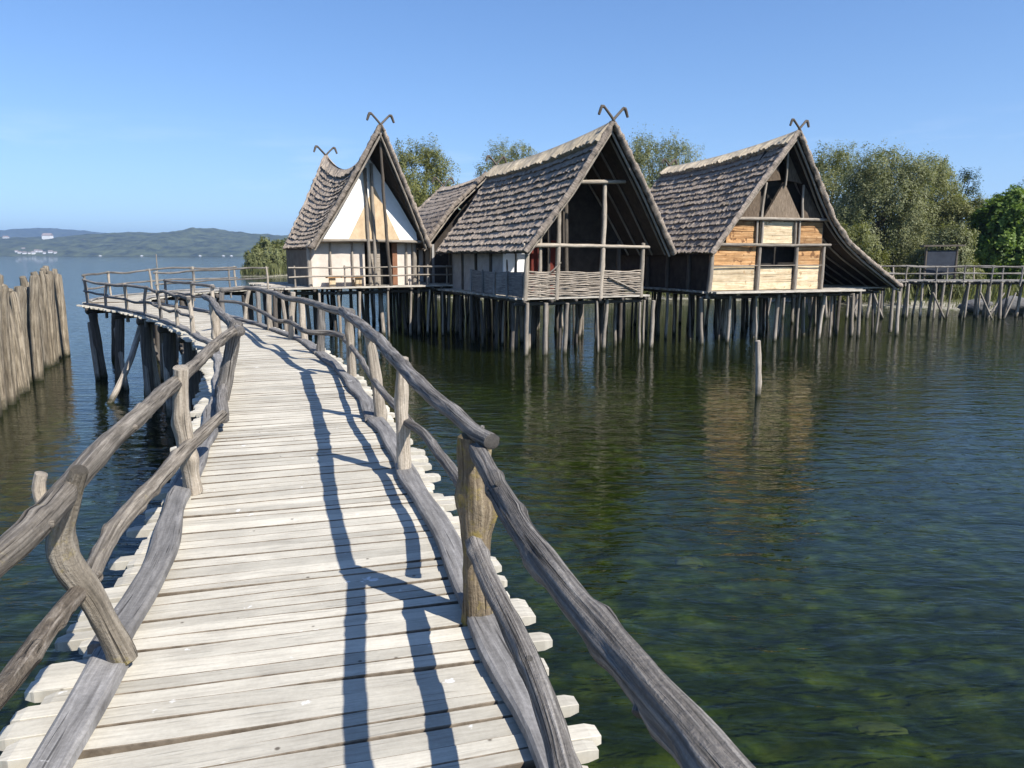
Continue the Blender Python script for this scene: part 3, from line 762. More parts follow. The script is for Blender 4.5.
def panel(parent, f, pts, b0, b1, name, mat, rnd=None):
    mb = MB(); prism(mb, [f(s, b0, h) for s, h in pts], [f(s, b1, h) for s, h in pts], rnd); return mb.build(name, mat, parent)
def side_panel(parent, f, pts, s0, s1, name, mat):
    mb = MB(); prism(mb, [f(s0, b, h) for b, h in pts], [f(s1, b, h) for b, h in pts]); return mb.build(name, mat, parent)
def boards(parent, f, s0, s1, b, h0, h1, n, name, mat, th=.05):
    mb = MB(); e = [h0 + (h1 - h0) * i / n + (R.uniform(-.05, .05) * (h1 - h0) / n * 3 if 0 < i < n else 0) for i in range(n + 1)]
    for lo, hi in zip(e, e[1:]):
        bb = b + R.uniform(-.012, .012); w = (R.uniform(-.02, .02), R.uniform(-.02, .02))
        A = [f(s0, bb, lo + .006), f(s1, bb, lo + .006 + w[0] * .3), f(s1, bb, hi - .006 + w[1] * .3), f(s0, bb, hi - .006)]
        B = [f(s0, bb + th, lo + .006), f(s1, bb + th, lo + .006 + w[0] * .3), f(s1, bb + th, hi - .006 + w[1] * .3), f(s0, bb + th, hi - .006)]
        prism(mb, A, B)
    return mb.build(name, mat, parent)
def platform(parent, f, s0, s1, b0, b1, mat=None):
    mb = MB(); b = b0
    while b < b1:
        w = R.uniform(.13, .24)
        beam(mb, f(s0 - R.uniform(0, .22), b + w / 2, -.035 + R.uniform(-.01, .01)), f(s1 + R.uniform(0, .22), b + w / 2, -.035 + R.uniform(-.01, .01)), w - .012, .07, jit=.008); b += w
    mb.build('platform', mat or M['plat'], parent)
    n = max(3, int((s1 - s0) / 1.1))
    for i in range(n + 1):
        s = lerp(s0 + .1, s1 - .1, i / n)
        pole(parent, f(s, b0 - R.uniform(-.1, .15), -.14), f(s, b1, -.14), R.uniform(.055, .07), 'joist', M['dpile'])
    for b in (b0 + .55, b1 - .3):
        pole(parent, f(s0 - .1, b, -.27), f(s1 + .1, b, -.27), .075, 'bearer', M['dpile'])
def piles(parent, f, s0, s1, b0, b1, ds, db, r=(.05, .10), front=True):
    ns_ = max(2, int((s1 - s0) / ds)); nb = max(2, int((b1 - b0) / db))
    for j in range(nb + 1):
        for i in range(ns_ + 1):
            s = lerp(s0, s1, i / ns_) + R.uniform(-.3, .3); b = lerp(b0, b1, j / nb) + (R.uniform(-.28, .28) if j else R.uniform(-.1, .25))
            stilt(parent, f(s, b, R.uniform(-.3, -.1)), R.uniform(*r), .22, mat=M['pile'] if (j < 1 or R.random() < .35) else M['dpile'])  # rows behind the front mostly take the shade-darkened colour
def wattle(parent, f, s0, s1, b, h0, h1, n, mat, side=False):
    mb = MB()
    for i in range(n):
        h = lerp(h0 + .02, h1, i / (n - 1)); ph = R.uniform(0, 6)
        pts = []
        m_ = 7
        for k in range(m_):
            t = k / (m_ - 1); s = lerp(s0, s1, t); bb = b + .025 * math.sin(t * 9 + i * PI); hh = h + .02 * math.sin(ph + t * 5) + R.uniform(-.012, .012)
            pts.append(f(bb, s, hh) if side else f(s, bb, hh))
        tube(mb, pts, (h1 - h0) / n * .66, 6, .4, .2)
    return mb.build('wattle_panel', mat, parent, True)

# ---- white gabled house
f1 = Fr((-9.3, 35.3), 30, 2.45)
h1 = thing('pile_house', f1(2.6, 3, -2.45), 'white gabled stilt house with sagging thatched saddle roof, leftmost of the houses', 'stilt house', 'thatched houses on stilts')
platform(h1, f1, -1.3, 7.0, -.95, 7.2)
piles(h1, f1, -1.2, 6.9, -.8, 7.0, 1.05, 1.25)
AP1 = (2.85, 7.05)
def mkP(f, pr, bf, bb, sag, sagpow=1.0, tilt=0.0):
    def P(a, t):
        s, h, L = prof_at(pr, t)
        b = lerp(lerp(bf[0], bf[1], t), lerp(bb[0], bb[1], t), a)
        return f(s, b, h - tilt * a * (1 - t) - sag * (1 - t) ** sagpow * (math.sin(PI * a) ** .8))
    return P
PL = mkP(f1, [AP1, (1.5, 4.4), (.0, 1.75)], (-2.1, -.6), (6.3, 4.4), 1.25, .9, .4)
PR = mkP(f1, [AP1, (4.35, 4.4), (5.75, 1.8)], (-2.1, -.6), (6.3, 4.4), 1.25, .9, .4)
r1, n1 = slope(h1, PL, 8.0, 6.4, 18, .105, M['thatch'], +1, .10, (.10, .15), 1.0, 'ridgegrey')
r2, n2 = slope(h1, PR, 8.0, 6.4, 18, .105, M['thatch'], -1, .10, (.10, .15), 1.0, 'ridgegrey')
for P, n, r in ((PL, n1, r1), (PR, n2, r2)):
    verge(h1, P, n, 0.0, .11); verge(h1, P, n, 1.0, .10)
    rafters(h1, P, n, 7, M['dbeam'])
horns(h1, PL(0, 0) + Vector((0, 0, .05)), f1.r, .72, M['dbeam']); horns(h1, PL(1, 0) + Vector((0, 0, .05)), f1.r, .72, M['dbeam'])
panel(h1, f1, [(.25, 2.16), (5.17, 2.16), (5.12, 2.5), (4.25, 3.9), (2.85, 5.95), (1.55, 3.85), (.45, 2.3)], -.45, -.3, 'gable_wall', M['white'])
panel(h1, f1, [(1.75, 2.17), (4.25, 2.17), (3.05, 4.6)], -.485, -.453, 'loam_triangle', M['loam'])
pole(h1, f1(.02, -.45, 2.1), f1(5.4, -.45, 2.08), .075, 'eave_beam')
for s, r in ((0, .1), (1.0, .05), (2.05, .05), (5.15, .12), (4.75, .06)):
    pole(h1, f1(s, -.05, -.05), f1(s, -.05, 2.06), r)
for s, r, hh in ((2.72, .075, 5.4), (3.0, .085, 5.6)):
    pole(h1, f1(s, -.52, -.05), f1(s - .1, -.56, hh), r, 'post', M['beam'])
pole(h1, f1(3.62, -.85, -.1), f1(2.9, -1.8, 6.6), .075, 'ridge_pole', M['dbeam'], .05)
for s0, s1 in ((.1, .97), (1.03, 2.0), (2.1, 2.66), (4.3, 5.05)):
    panel(h1, f1, [(s0, 0), (s1, 0), (s1, 2.05), (s0, 2.05)], .02, .12, 'wall_panel', M['pink'])
panel(h1, f1, [(2.86, .02), (3.42, 0), (3.42, 2.05), (2.86, 2.05)], 0, .12, 'door_board', M['beam'])
panel(h1, f1, [(4.05, 0), (4.29, 0), (4.29, 2.05), (4.05, 2.05)], -.02, .12, 'door_jamb', M['redwood'])
panel(h1, f1, [(3.42, 0), (4.05, 0), (4.05, 2.05), (3.42, 2.05)], .7, .75, 'doorway_dark', M['dark'])  # near-black sheet set back, painting the darkness of the doorway
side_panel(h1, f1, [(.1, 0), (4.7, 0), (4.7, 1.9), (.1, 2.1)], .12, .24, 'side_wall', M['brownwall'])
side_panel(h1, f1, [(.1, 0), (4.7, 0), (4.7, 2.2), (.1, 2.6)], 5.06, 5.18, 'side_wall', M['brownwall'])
panel(h1, f1, [(.25, 0), (5.05, 0), (5.05, 2.5), (2.85, 5.0), (.25, 2.0)], 4.7, 4.85, 'back_wall', M['pink'])
for s in (-.9, 1.35, 3.6, 5.5):
    pole(h1, f1(s, -.88, -.05), f1(s + R.uniform(-.05, .05), -.88, .98), .04, 'railing_post')
for hh in (.48, .9):
    for a, b in ((-1.2, 1.5), (1.3, 3.7), (3.5, 6.8)):
        pole(h1, f1(a, -.94, hh), f1(b, -.94, hh + R.uniform(-.04, .04)), .035, 'rail')
bn = thing('bench', f1(1.5, -.45, 0), 'low plank bench against the plaster wall of the white gabled house', 'bench')
mb = MB(); beam(mb, f1(.65, -.45, .44), f1(2.35, -.45, .44), .36, .07, jit=.01); mb.build('seat', M['gold'], bn)
for s in (.9, 2.15):
    mb = MB(); beam(mb, f1(s, -.45, 0), f1(s, -.45, .405), .14, .28, up=f1.r); mb.build('leg', M['pale'], bn)

# ---- open fronted house
f2 = Fr((.46, 29.3), 25, 2.27)
h2 = thing('pile_house', f2(3.2, 4, -2.27), 'open fronted thatched stilt house with dark porch and wattle parapet, in the middle', 'stilt house', 'thatched houses on stilts')
platform(h2, f2, -.05, 5.7, 0, 10.2)
piles(h2, f2, 0, 6.3, .1, 10, .95, 1.2)
AP2 = (3.22, 6.5)
PL = mkP(f2, [AP2, (1.7, 4.1), (-.13, 1.72)], (-1.0, -.45), (9.9, 9.5), .2, 1.0, .5)
PR = mkP(f2, [AP2, (5.0, 4.1), (6.62, 1.66)], (-1.0, -.45), (9.9, 9.5), .2, 1.0, .5)
r1, n1 = slope(h2, PL, 10.8, 6.05, 15, .12, M['thatch'], +1, .15)
r2, n2 = slope(h2, PR, 10.8, 6.05, 15, .12, M['thatch'], -1, .15)
for P, n in ((PL, n1), (PR, n2)):
    verge(h2, P, n, 0.0, .12); verge(h2, P, n, 1.0, .11)
    rafters(h2, P, n, 11, M['beam'])
horns(h2, PL(0, 0) + Vector((0, 0, .12)), f2.r, .75, M['dbeam']); horns(h2, PL(1, 0) + Vector((0, 0, .12)), f2.r, .65, M['dbeam'])
for s, hh, ln in ((.06, 1.95, .12), (1.42, 4.0, .1), (3.45, 4.55, .12), (5.4, 2.1, .05)):
    pole(h2, f2(s, .06, -.1), f2(s + ln, .06, hh), .095, 'porch_post', M['post'], .04, knots=3)
pole(h2, f2(.7, .06, 0), f2(.75, .1, 2.4), .07, 'porch_post', M['post'])
pole(h2, f2(-.05, -.02, 2.0), f2(5.7, -.02, 1.95), .075, 'tie_beam', M['post'])
pole(h2, f2(1.85, -.02, 4.4), f2(4.45, -.02, 4.5), .08, 'tie_beam', M['post'])
pole(h2, f2(2.55, 1.2, 0), f2(2.45, 1.2, 5.2), .09, 'inner_post', M['dbeam'])
pole(h2, f2(1.9, 1.6, 0), f2(1.85, 1.6, 4.3), .07, 'inner_post', M['dbeam'])
pole(h2, f2(5.05, 1.2, 0), f2(5.0, 1.2, 2.2), .09, 'inner_post', M['dbeam'])
for a_, b_, c_, e_ in ((3.9, .9, 0, 4.2), (4.6, 1.9, 0, 3.0), (1.2, 2.0, 0, 2.9), (2.2, .9, 2.0, 4.5)):
    pole(h2, f2(a_, b_, c_), f2(a_ + R.uniform(-.15, .15), b_, e_), .05, 'inner_post', M['dbeam'])
pole(h2, f2(1.0, .1, .85), f2(1.45, -.25, 1.35), .035, 'prop', M['post'])
wattle(h2, f2, .12, 1.38, .03, .02, .98, 22, M['wattle']); wattle(h2, f2, 1.48, 3.4, .03, .02, .95, 22, M['wattle']); wattle(h2, f2, 3.55, 5.4, .03, .02, .98, 22, M['wattle'])
pole(h2, f2(3.75, -.08, .75), f2(5.1, -.08, .2), .035, 'brace', M['beam'])
for b0, b1 in ((.12, 1.35), (1.42, 2.6), (2.68, 3.9), (3.98, 5.2)):
    side_panel(h2, f2, [(b0, .03), (b1, .03), (b1, .95 + R.uniform(-.05, .05)), (b0, .95 + R.uniform(-.05, .05))], -.03, .04, 'side_board', M['grey'])
for b in (1.39, 2.64, 3.94, 5.25):
    pole(h2, f2(-.07, b, -.1), f2(-.07, b, 1.0), .045, 'side_post', M['grey'])
for b in (2.7, 4.4, 6.1, 7.8, 9.4):
    pole(h2, f2(.55, b, 0), f2(.5, b, 2.3), .08, 'wall_post', M['dbeam'])
for b0, b1 in ((2.8, 4.3), (4.5, 6.0), (6.2, 7.7), (7.9, 9.3)):
    side_panel(h2, f2, [(b0, 0), (b1, 0), (b1, 2.2), (b0, 2.2)], .55, .67, 'wall_panel', M['shadewall'])
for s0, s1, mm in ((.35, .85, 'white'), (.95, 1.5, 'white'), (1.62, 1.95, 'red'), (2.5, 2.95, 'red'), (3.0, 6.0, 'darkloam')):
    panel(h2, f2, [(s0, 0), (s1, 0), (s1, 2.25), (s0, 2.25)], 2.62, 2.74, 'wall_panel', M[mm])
panel(h2, f2, [(1.96, 0), (2.49, 0), (2.49, 2.2), (1.96, 2.2)], 3.0, 3.05, 'doorway_dark', M['dark'])
panel(h2, f2, [(.45, 2.26), (6.1, 2.26), (3.22, 6.0)], 2.66, 2.8, 'gable_wall', M['darkloam'])  # porch shade is put into this wall's dark colour
side_panel(h2, f2, [(2.75, 0), (9.4, 0), (9.4, 2.2), (2.75, 2.2)], 5.9, 6.02, 'wall_panel', M['darkloam'])
panel(h2, f2, [(.55, 0), (6, 0), (6, 2.2), (3.25, 5.3), (.55, 2.0)], 9.2, 9.35, 'back_wall', M['brownwall'])

# ---- house behind
f4 = Fr((-4.5, 39.6), 20, 2.45)
h4 = thing('pile_house', f4(3.4, 5, -2.45), 'grey smooth thatched house half hidden behind the open fronted house', 'stilt house', 'thatched houses on stilts')
platform(h4, f4, -.9, 6.9, -2.2, 10.5)
piles(h4, f4, -.8, 6.9, -2.0, 10.3, 1.15, 1.45)
AP4 = (3.35, 5.6)
PL = mkP(f4, [AP4, (1.5, 3.9), (-.2, 1.75)], (-.2, -.4), (8.6, 9.0), .15)
PR = mkP(f4, [AP4, (5.2, 3.9), (6.9, 1.75)], (-.2, -.4), (8.6, 9.0), .15)
r1, n1 = slope(h4, PL, 8.8, 5.6, 14, .05, M['thatch'], +1, .08, (.06, .10), 1.0, 'ridgegrey')
r2, n2 = slope(h4, PR, 8.8, 5.6, 14, .05, M['thatch'], -1, .08, (.06, .10), 1.0, 'ridgegrey')
for P, n in ((PL, n1), (PR, n2)):
    verge(h4, P, n, 0.0, .12); verge(h4, P, n, 1.0, .12)
horns(h4, PL(1, 0) + Vector((0, 0, .1)), f4.r, .8, M['dbeam'])
side_panel(h4, f4, [(.4, 0), (8.3, 0), (8.3, 2.0), (.4, 2.0)], .5, .62, 'side_wall', M['shadewall'])
side_panel(h4, f4, [(.4, 0), (8.3, 0), (8.3, 2.0), (.4, 2.0)], 6.2, 6.32, 'side_wall', M['shadewall'])
for b in (.4, 8.2):
    panel(h4, f4, [(.62, 0), (6.2, 0), (6.2, 2.1), (3.35, 5.25), (.62, 2.0)], b, b + .12, 'gable_wall', M['darkloam'])
for b in (.5, 2, 3.5, 5): pole(h4, f4(.46, b, 0), f4(.46, b, 2.2), .06, 'wall_post', M['dbeam'])
for s, b in ((-.8, -2.1), (.6, -2.1), (2.0, -2.1)): pole(h4, f4(s, b, 0), f4(s, b, .95), .04, 'railing_post')
for hh in (.5, .9): pole(h4, f4(-.9, -2.12, hh), f4(2.1, -2.12, hh), .035, 'rail')

# ---- timber house with the long lean-to
f3 = Fr((8.55, 33.4), 20.6, 2.33)
h3 = thing('pile_house', f3(4, 5, -2.33), 'stilt house with honey coloured board gable and long lean-to roof, rightmost of the houses', 'stilt house', 'thatched houses on stilts')
platform(h3, f3, -.1, 8.1, -.45, 10)
platform(h3, f3, 8.3, 11.2, 1.0, 9.8)
piles(h3, f3, 0, 11.0, .0, 9.8, 1.18, 1.3)
AP3 = (3.65, 6.75)
PL = mkP(f3, [AP3, (1.7, 4.2), (-.15, 1.62)], (-.9, -.4), (9.3, 9.5), .18, 1.0, .45)
PR = mkP(f3, [AP3, (4.95, 5.0), (6.25, 3.2), (7.5, 2.1), (9.2, 1.15), (11.45, .0)], (-.9, .3), (9.3, 9.5), .18, 1.0, .45)
r1, n1 = slope(h3, PL, 10.6, 6.0, 17, .115, M['thatchmoss'], +1, .11)
r2, n2 = slope(h3, PR, 10.4, 10.8, 26, .13, M['thatch'], -1, .06)
for P, n in ((PL, n1), (PR, n2)):
    verge(h3, P, n, 0.0, .115); verge(h3, P, n, 1.0, .11)
rafters(h3, PL, n1, 11, M['dbeam']); rafters(h3, PR, n2, 12, M['beam'])
horns(h3, PL(0, 0) + Vector((0, 0, .12)), f3.r, .6, M['dbeam']); horns(h3, PL(1, 0) + Vector((0, 0, .12)), f3.r, .55, M['dbeam'])
boards(h3, f3, .05, 2.45, .02, 1.12, 1.95, 4, 'wall_boards', M['gold']); boards(h3, f3, .05, 2.45, .01, .03, 1.1, 3, 'wall_boards', M['pale'])
boards(h3, f3, 2.65, 4.5, .01, .03, 1.02, 3, 'wall_boards', M['pale'])
boards(h3, f3, 4.7, 6.1, .02, 1.12, 1.95, 4, 'wall_boards', M['gold']); boards(h3, f3, 4.7, 6.1, .01, .03, 1.1, 3, 'wall_boards', M['pale'])
boards(h3, f3, .86, 2.45, .03, 2.08, 3.05, 4, 'wall_boards', M['gold']); boards(h3, f3, 2.62, 4.5, .02, 2.08, 3.05, 3, 'wall_boards', M['pale']); boards(h3, f3, 4.68, 6.1, .03, 2.08, 3.05, 4, 'wall_boards', M['gold'])
panel(h3, f3, [(1.8, .1), (6.0, .1), (6.0, 2.6), (1.8, 2.6)], .8, .85, 'window_back', M['dark'])  # near-black sheet painting the darkness behind the window opening
for s, r in ((-.02, .11), (2.55, .10), (4.6, .10), (6.15, .09)):
    pole(h3, f3(s, -.06, -.3), f3(s + (.12 if s < 1 else .03), -.06, 2.02), r, 'post', M['beam'])
for s in (2.4, 2.68, 4.5, 4.72): pole(h3, f3(s, -.05, 2.05), f3(s, -.05, 3.12), .06, 'post', M['beam'])
pole(h3, f3(.12, -.12, 2.02), f3(6.5, -.12, 2.02), .07, 'cross_beam', M['beam']); pole(h3, f3(.95, -.12, 3.12), f3(6.3, -.12, 3.14), .075, 'cross_beam', M['beam'])
pole(h3, f3(.05, -.1, 1.08), f3(6.15, -.1, 1.1), .025, 'lath', M['beam'])
panel(h3, f3, [(1.0, 3.0), (6.2, 3.0), (3.45, 6.6)], .6, .65, 'loft_back', M['dark'])  # near-black sheet painting the darkness behind the loft openings
for pts, mm in (([(2.75, 3.2), (4.75, 3.2), (3.75, 4.75)], 'reedmat'), ([(1.25, 3.2), (2.55, 3.2), (2.55, 4.3), (2.2, 4.6)], 'darkmat'), ([(4.95, 3.2), (6.0, 3.2), (4.9, 4.7)], 'darkmat'), ([(2.45, 4.72), (3.6, 4.85), (3.3, 5.6), (3.0, 5.7)], 'darkmat'), ([(3.85, 4.85), (4.75, 4.72), (3.9, 6.05)], 'darkmat')):
    panel(h3, f3, pts, .02 - .06 * (mm == 'reedmat'), .10, 'reed_mat', M[mm])
pole(h3, f3(3.75, -.1, 4.6), f3(3.62, -.3, 6.3), .05, 'post', M['beam']); pole(h3, f3(2.6, -.06, 3.15), f3(2.75, -.06, 4.7), .06, 'post'); pole(h3, f3(4.85, -.06, 3.15), f3(4.8, -.06, 4.65), .06, 'post')
side_panel(h3, f3, [(.1, 0), (9.5, 0), (9.5, 1.9), (.1, 1.9)],   .12, .24, 'side_wall', M['darkloam'])  # wall's shade below the eave is put into its colour
for b in (1.6, 3.4, 5.2): pole(h3, f3(.05, b, 0), f3(.02, b, 1.9), .09, 'wall_post', M['dbeam'])
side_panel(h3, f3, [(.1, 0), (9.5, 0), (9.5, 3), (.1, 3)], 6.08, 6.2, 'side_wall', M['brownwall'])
panel(h3, f3, [(.3, 0), (6.1, 0), (6.1, 3.0), (3.6, 5.6), (.3, 1.9)], 9.2, 9.52, 'back_wall', M['brownwall'])
pole(h3, f3(11.2, .5, -2.2), f3(11.1, .4, .0), .09, 'lean_to_post', M['pile']); pole(h3, f3(8.7, .45, -2.4), f3(8.6, .45, -.1), .08, 'lean_to_post', M['pile'])
mb = MB(); beam(mb, f3(-.05, -.55, -.03), f3(8.2, -.55, -.05), .32, .07, jit=.01); mb.build('front_plank', M['plat'], h3)

# ------------------------------------------------------------------ palisade, mooring post, notice board
A, B = G(13, 398, 0), G(67, 353, 0)
pal = thing('palisade', (A + B) / 2, 'palisade of tall split wooden stakes standing in the water at the left', 'palisade')
d0 = (B - A); n = 30; nrm_ = Vector((d0.y, -d0.x, 0)).normalized()
for i in range(-9, n + 1):
    if i in (6, 7, 15, 16, 17, 23): continue
    p = A + d0 * (i / n) + nrm_ * R.uniform(-.14, .14); hgt = 3.2 + R.uniform(-.4, .3)
    mb = MB(); r = R.uniform(.10, .15); an = R.uniform(0, PI)
    l = Vector((R.uniform(-.16, .16), R.uniform(-.2, .2), 0))
    tube(mb, [p - Vector((0, 0, 1.4)), p + l * .3 + Vector((0, 0, hgt * .5)), p + l + Vector((0, 0, hgt - .18)), p + l * 1.2 + Vector((R.uniform(-.05, .05), R.uniform(-.05, .05), hgt))], [r, r, r * .95, r * .78], 10, .3, .12, .8)
    mb.build('stake', M['stake'], pal, True)
mp_ = MB(); b = G(757.5, 396, 0); tube(mp_, [b - Vector((0, 0, 1.4)), b + Vector((.0, 0, .4)), AY(757.8, 341, b.y)], .08, 10, .25, .1, knots=2)
tag(mp_.build('mooring_post', M['pile'], None, True), 'lone grey post standing in open water before the timber house', 'post')
mp_ = MB(); b = G(158, 279, 0); tube(mp_, [b - Vector((0, 0, 2)), b + Vector((0, 0, 4.0))], .09, 6, 1, .02)
tag(mp_.build('channel_marker', M['beam'], None, True), 'thin marker pole rising from the lake far beyond the walkway corner', 'marker pole')

nb = thing('notice_board', (27.4, 49.3, 2.3), 'large dark panel between two posts under a flat cap board on the distant walkway', 'notice board')
for x in (26.42, 28.38): pole(nb, (x, 49.2, 2.2), (x, 49.2, 4.42), .08, 'post', M['dbeam'], .01)
mb = MB(); beam(mb, (26.5, 49.2, 3.4), (28.3, 49.2, 3.4), .06, 1.55); mb.build('panel', M['slate'], nb)
mb = MB(); beam(mb, (26.1, 49.2, 4.47), (28.75, 49.2, 4.5), .5, .10); mb.build('cap_board', M['dbeam'], nb)

# ------------------------------------------------------------------ trees and plants
rng = np.random.default_rng(11)
def leaves_mesh(name, mat, parent, P, S, rnd, asp=.45, droop=.0, N=None):
    n = len(P)
    d = rng.normal(size=(n, 3)); d[:, 2] -= droop
    if N is None: N = rng.normal(size=(n, 3))
    N = N / np.linalg.norm(N, axis=1)[:, None]; d -= N * (N * d).sum(1)[:, None]; d /= np.linalg.norm(d, axis=1)[:, None]
    e = np.cross(N, d); e -= d * (e * d).sum(1)[:, None]; e /= np.linalg.norm(e, axis=1)[:, None]
    a = d * (S * .5)[:, None]; b = e * (S * .5 * asp)[:, None]
    off = np.array(parent.location)
    V = np.stack([P - a, P - b * 1.0, P + a, P + b], 1).reshape(-1, 3) - off
    me = bpy.data.meshes.new(name)
    me.vertices.add(n * 4); me.vertices.foreach_set('co', V.astype(np.float32).ravel())
    me.loops.add(n * 4); me.loops.foreach_set('vertex_index', np.arange(n * 4, dtype=np.int32))
    me.polygons.add(n); me.polygons.foreach_set('loop_start', np.arange(0, n * 4, 4, dtype=np.int32))
    at = me.attributes.new('rnd', 'FLOAT', 'POINT'); at.data.foreach_set('value', np.repeat(rnd, 4).astype(np.float32))
    me.materials.append(mat); me.update(calc_edges=True); me.validate()
    o = bpy.data.objects.new(name, me); COL.objects.link(o); o.parent = parent
    return o

def tree(name, base, height, width, mat, label, lobes=40, nleaf=42000, size=.20, cat='tree', group='trees on the shore', droop=.4, low=.12, up=1.0, asp=.42, trunk=True):
    base = Vector(base); root = thing(name, base, label, cat, group)
    C = []
    for i in range(lobes):
        t = (i + .5) / lobes
        h = low + (1 - low) * t
        env = math.sin(min(1, (h - low + .12) / .5) * PI / 2) * math.cos(max(0, (h - .45) / .60) * PI / 2) ** .5
        an = i * 2.4 + R.uniform(-.6, .6); rad = width / 2 * env * math.sqrt(R.uniform(.15, .85))
        lr = width * R.uniform(.16, .27) * (1 - .35 * t)
        C.append((base + Vector((math.cos(an) * rad, math.sin(an) * rad, height * h - lr * .6)), lr))
    # trunk and limbs
    if trunk:
        mb = MB(); tr_ = max(.12, height * .022)
        tube(mb, [base - Vector((0, 0, .4)), base + Vector((.1, 0, height * .25)), base + Vector((-.1, .1, height * .7))], [tr_, tr_ * .8, tr_ * .35], 8, .8, .12)
        for c, lr in C[::3]:
            s = base + Vector((0, 0, min(height * .55, max(height * .12, (c.z - base.z) * .5))))
            tube(mb, [s, (s + c) / 2 + Vector((0, 0, .1 * height * .3)), c], [tr_ * .4, tr_ * .25, .03], 6, .8, .1)
        mb.build('trunk', M['bark'], root, True)
    P, rr, NN = [], [], []
    tot = sum(lr ** 2 for _, lr in C)
    for c, lr in C:
        k = int(1.5 * nleaf * lr ** 2 / tot)
        # small sprays around the lobe
        ns_ = max(6, k // 26)
        q = rng.normal(size=(ns_, 3)); q /= np.linalg.norm(q, axis=1)[:, None]
        q *= (lr * rng.uniform(.45, 1.18, ns_))[:, None]; q[:, 2] *= .95 * up
        sp = np.repeat(q, 26, 0); m_ = len(sp)
        j = rng.normal(size=(m_, 3)) * np.array([.19, .19, .30]) * max(.7, lr * .55)
        P.append(sp + j + np.array(c))
        ax = np.array([base.x, base.y, base.z + height * .35])
        od = P[-1] - ax; od /= np.linalg.norm(od, axis=1)[:, None]; ld = sp / (np.linalg.norm(sp, axis=1)[:, None] + 1e-6)
        NN.append(od * .5 + ld * .6 + np.array([0, 0, .25]) + rng.normal(size=(m_, 3)) * .42)
        sv = np.repeat(rng.uniform(.05, .8, ns_), 26) + rng.uniform(-.2, .2, m_) + R.uniform(-.12, .12)
        rr.append(np.clip(sv, 0, 1))
    P = np.concatenate(P); rr = np.concatenate(rr); NN = np.concatenate(NN)
    keep = P[:, 2] > base.z + .15; P = P[keep]; rr = rr[keep]; NN = NN[keep]
    leaves_mesh('crown', mat, root, P, rng.uniform(.6, 1.3, len(P)) * size, rr, asp, droop, NN)
    return root
def tree_px(name, cx, ty, wpx, Y, mat, label, **kw):
    top = AY(cx, ty, Y); z = max(.2, land(top.x, Y)); w = wpx / 765 * Y
    return tree(name, (top.x, Y, z), top.z - z, w, mat, label, **kw)
tree_px('poplar_tree', 418, 142, 86, 80, M['poplar'], 'tall olive green tree rising between the white gabled house and the roof behind', lobes=64, nleaf=70000)
tree_px('willow_tree', 510, 143, 86, 86, M['willow'], 'rounded tree top peeping over the ridge of the open fronted house', lobes=56, nleaf=60000)
tree_px('willow_tree', 655, 135, 104, 76, M['willow2'], 'broad grey green tree between the open fronted house and the timber house', lobes=70, nleaf=80000)
tree_px('willow_tree', 832, 147, 84, 76, M['willow'], 'willow standing closest to the timber house gable, half hidden by its roof', lobes=48, nleaf=50000)
tree_px('willow_tree', 884, 149, 104, 67, M['willow2'], 'tallest and widest grey green willow behind the lean-to roof', lobes=64, nleaf=80000, low=.04)
tree_px('willow_tree', 930, 157, 74, 69, M['willow'], 'pale willow rising just behind the dark notice board', lobes=50, nleaf=55000, low=.04)
tree_px('broadleaf_tree', 958, 167, 56, 80, M['dkgreen'], 'dark topped tree poking up behind the pale willows', nleaf=12000)
tree_px('willow_tree', 968, 196, 62, 66, M['willow'], 'shorter rounded willow at the right end of the willow row', lobes=36, nleaf=36000, low=.04)
tree_px('willow_bush', 946, 226, 62, 60, M['willow2'], 'low bushy willow right behind the notice board at the bank', lobes=24, nleaf=24000, low=.05, cat='bush', group='bushes on the shore')
tree_px('willow_bush', 850, 224, 70, 62, M['willow'], 'low willow bush filling in beside the tip of the lean-to roof', lobes=24, nleaf=24000, low=.05, cat='bush', group='bushes on the shore')
tree_px('broadleaf_tree', 1012, 190, 66, 62, M['green'], 'bright green leafy tree by the right end of the distant walkway', lobes=30, nleaf=36000, size=.27, asp=.7, low=.08, droop=0)
tree_px('broadleaf_tree', 1048, 174, 84, 74, M['dkgreen'], 'dark tree behind the bright green one at the right edge', lobes=26)
tree_px('broadleaf_tree', 988, 222, 60, 76, M['dkgreen'], 'dark shady tree in the gap between the willows and the bright green tree', nleaf=15000, low=.02)
for i, (cx, ty, w, Y) in enumerate(((455, 214, 80, 104), (560, 205, 100, 108), (615, 212, 90, 102), (715, 205, 110, 104), (780, 212, 90, 100), (1110, 180, 120, 82))):
    tree_px('broadleaf_tree', cx, ty, w, Y, M['dkgreen'], 'dark tree of the wood standing hidden behind the stilt houses', nleaf=7000, size=.5, group='dark trees behind the houses')
tree_px('willow_bush', 272, 238, 44, 150, M['palebush'], 'larger olive bush on the reedy point beside the white gabled house', nleaf=14000, size=.42, lobes=18, low=.02, cat='bush', group='bushes on the reedy point')
tree_px('willow_bush', 256, 248, 30, 146, M['palebush'], 'smaller pale bush at the lakeward end of the reedy point', nleaf=9000, size=.4, lobes=12, low=.02, cat='bush', group='bushes on the reedy point')
tree_px('willow_bush', 296, 240, 44, 156, M['palebush'], 'bush on the reedy point mostly hidden behind the white gabled house', nleaf=14000, size=.42, lobes=14, low=.02, cat='bush', group='bushes on the reedy point')

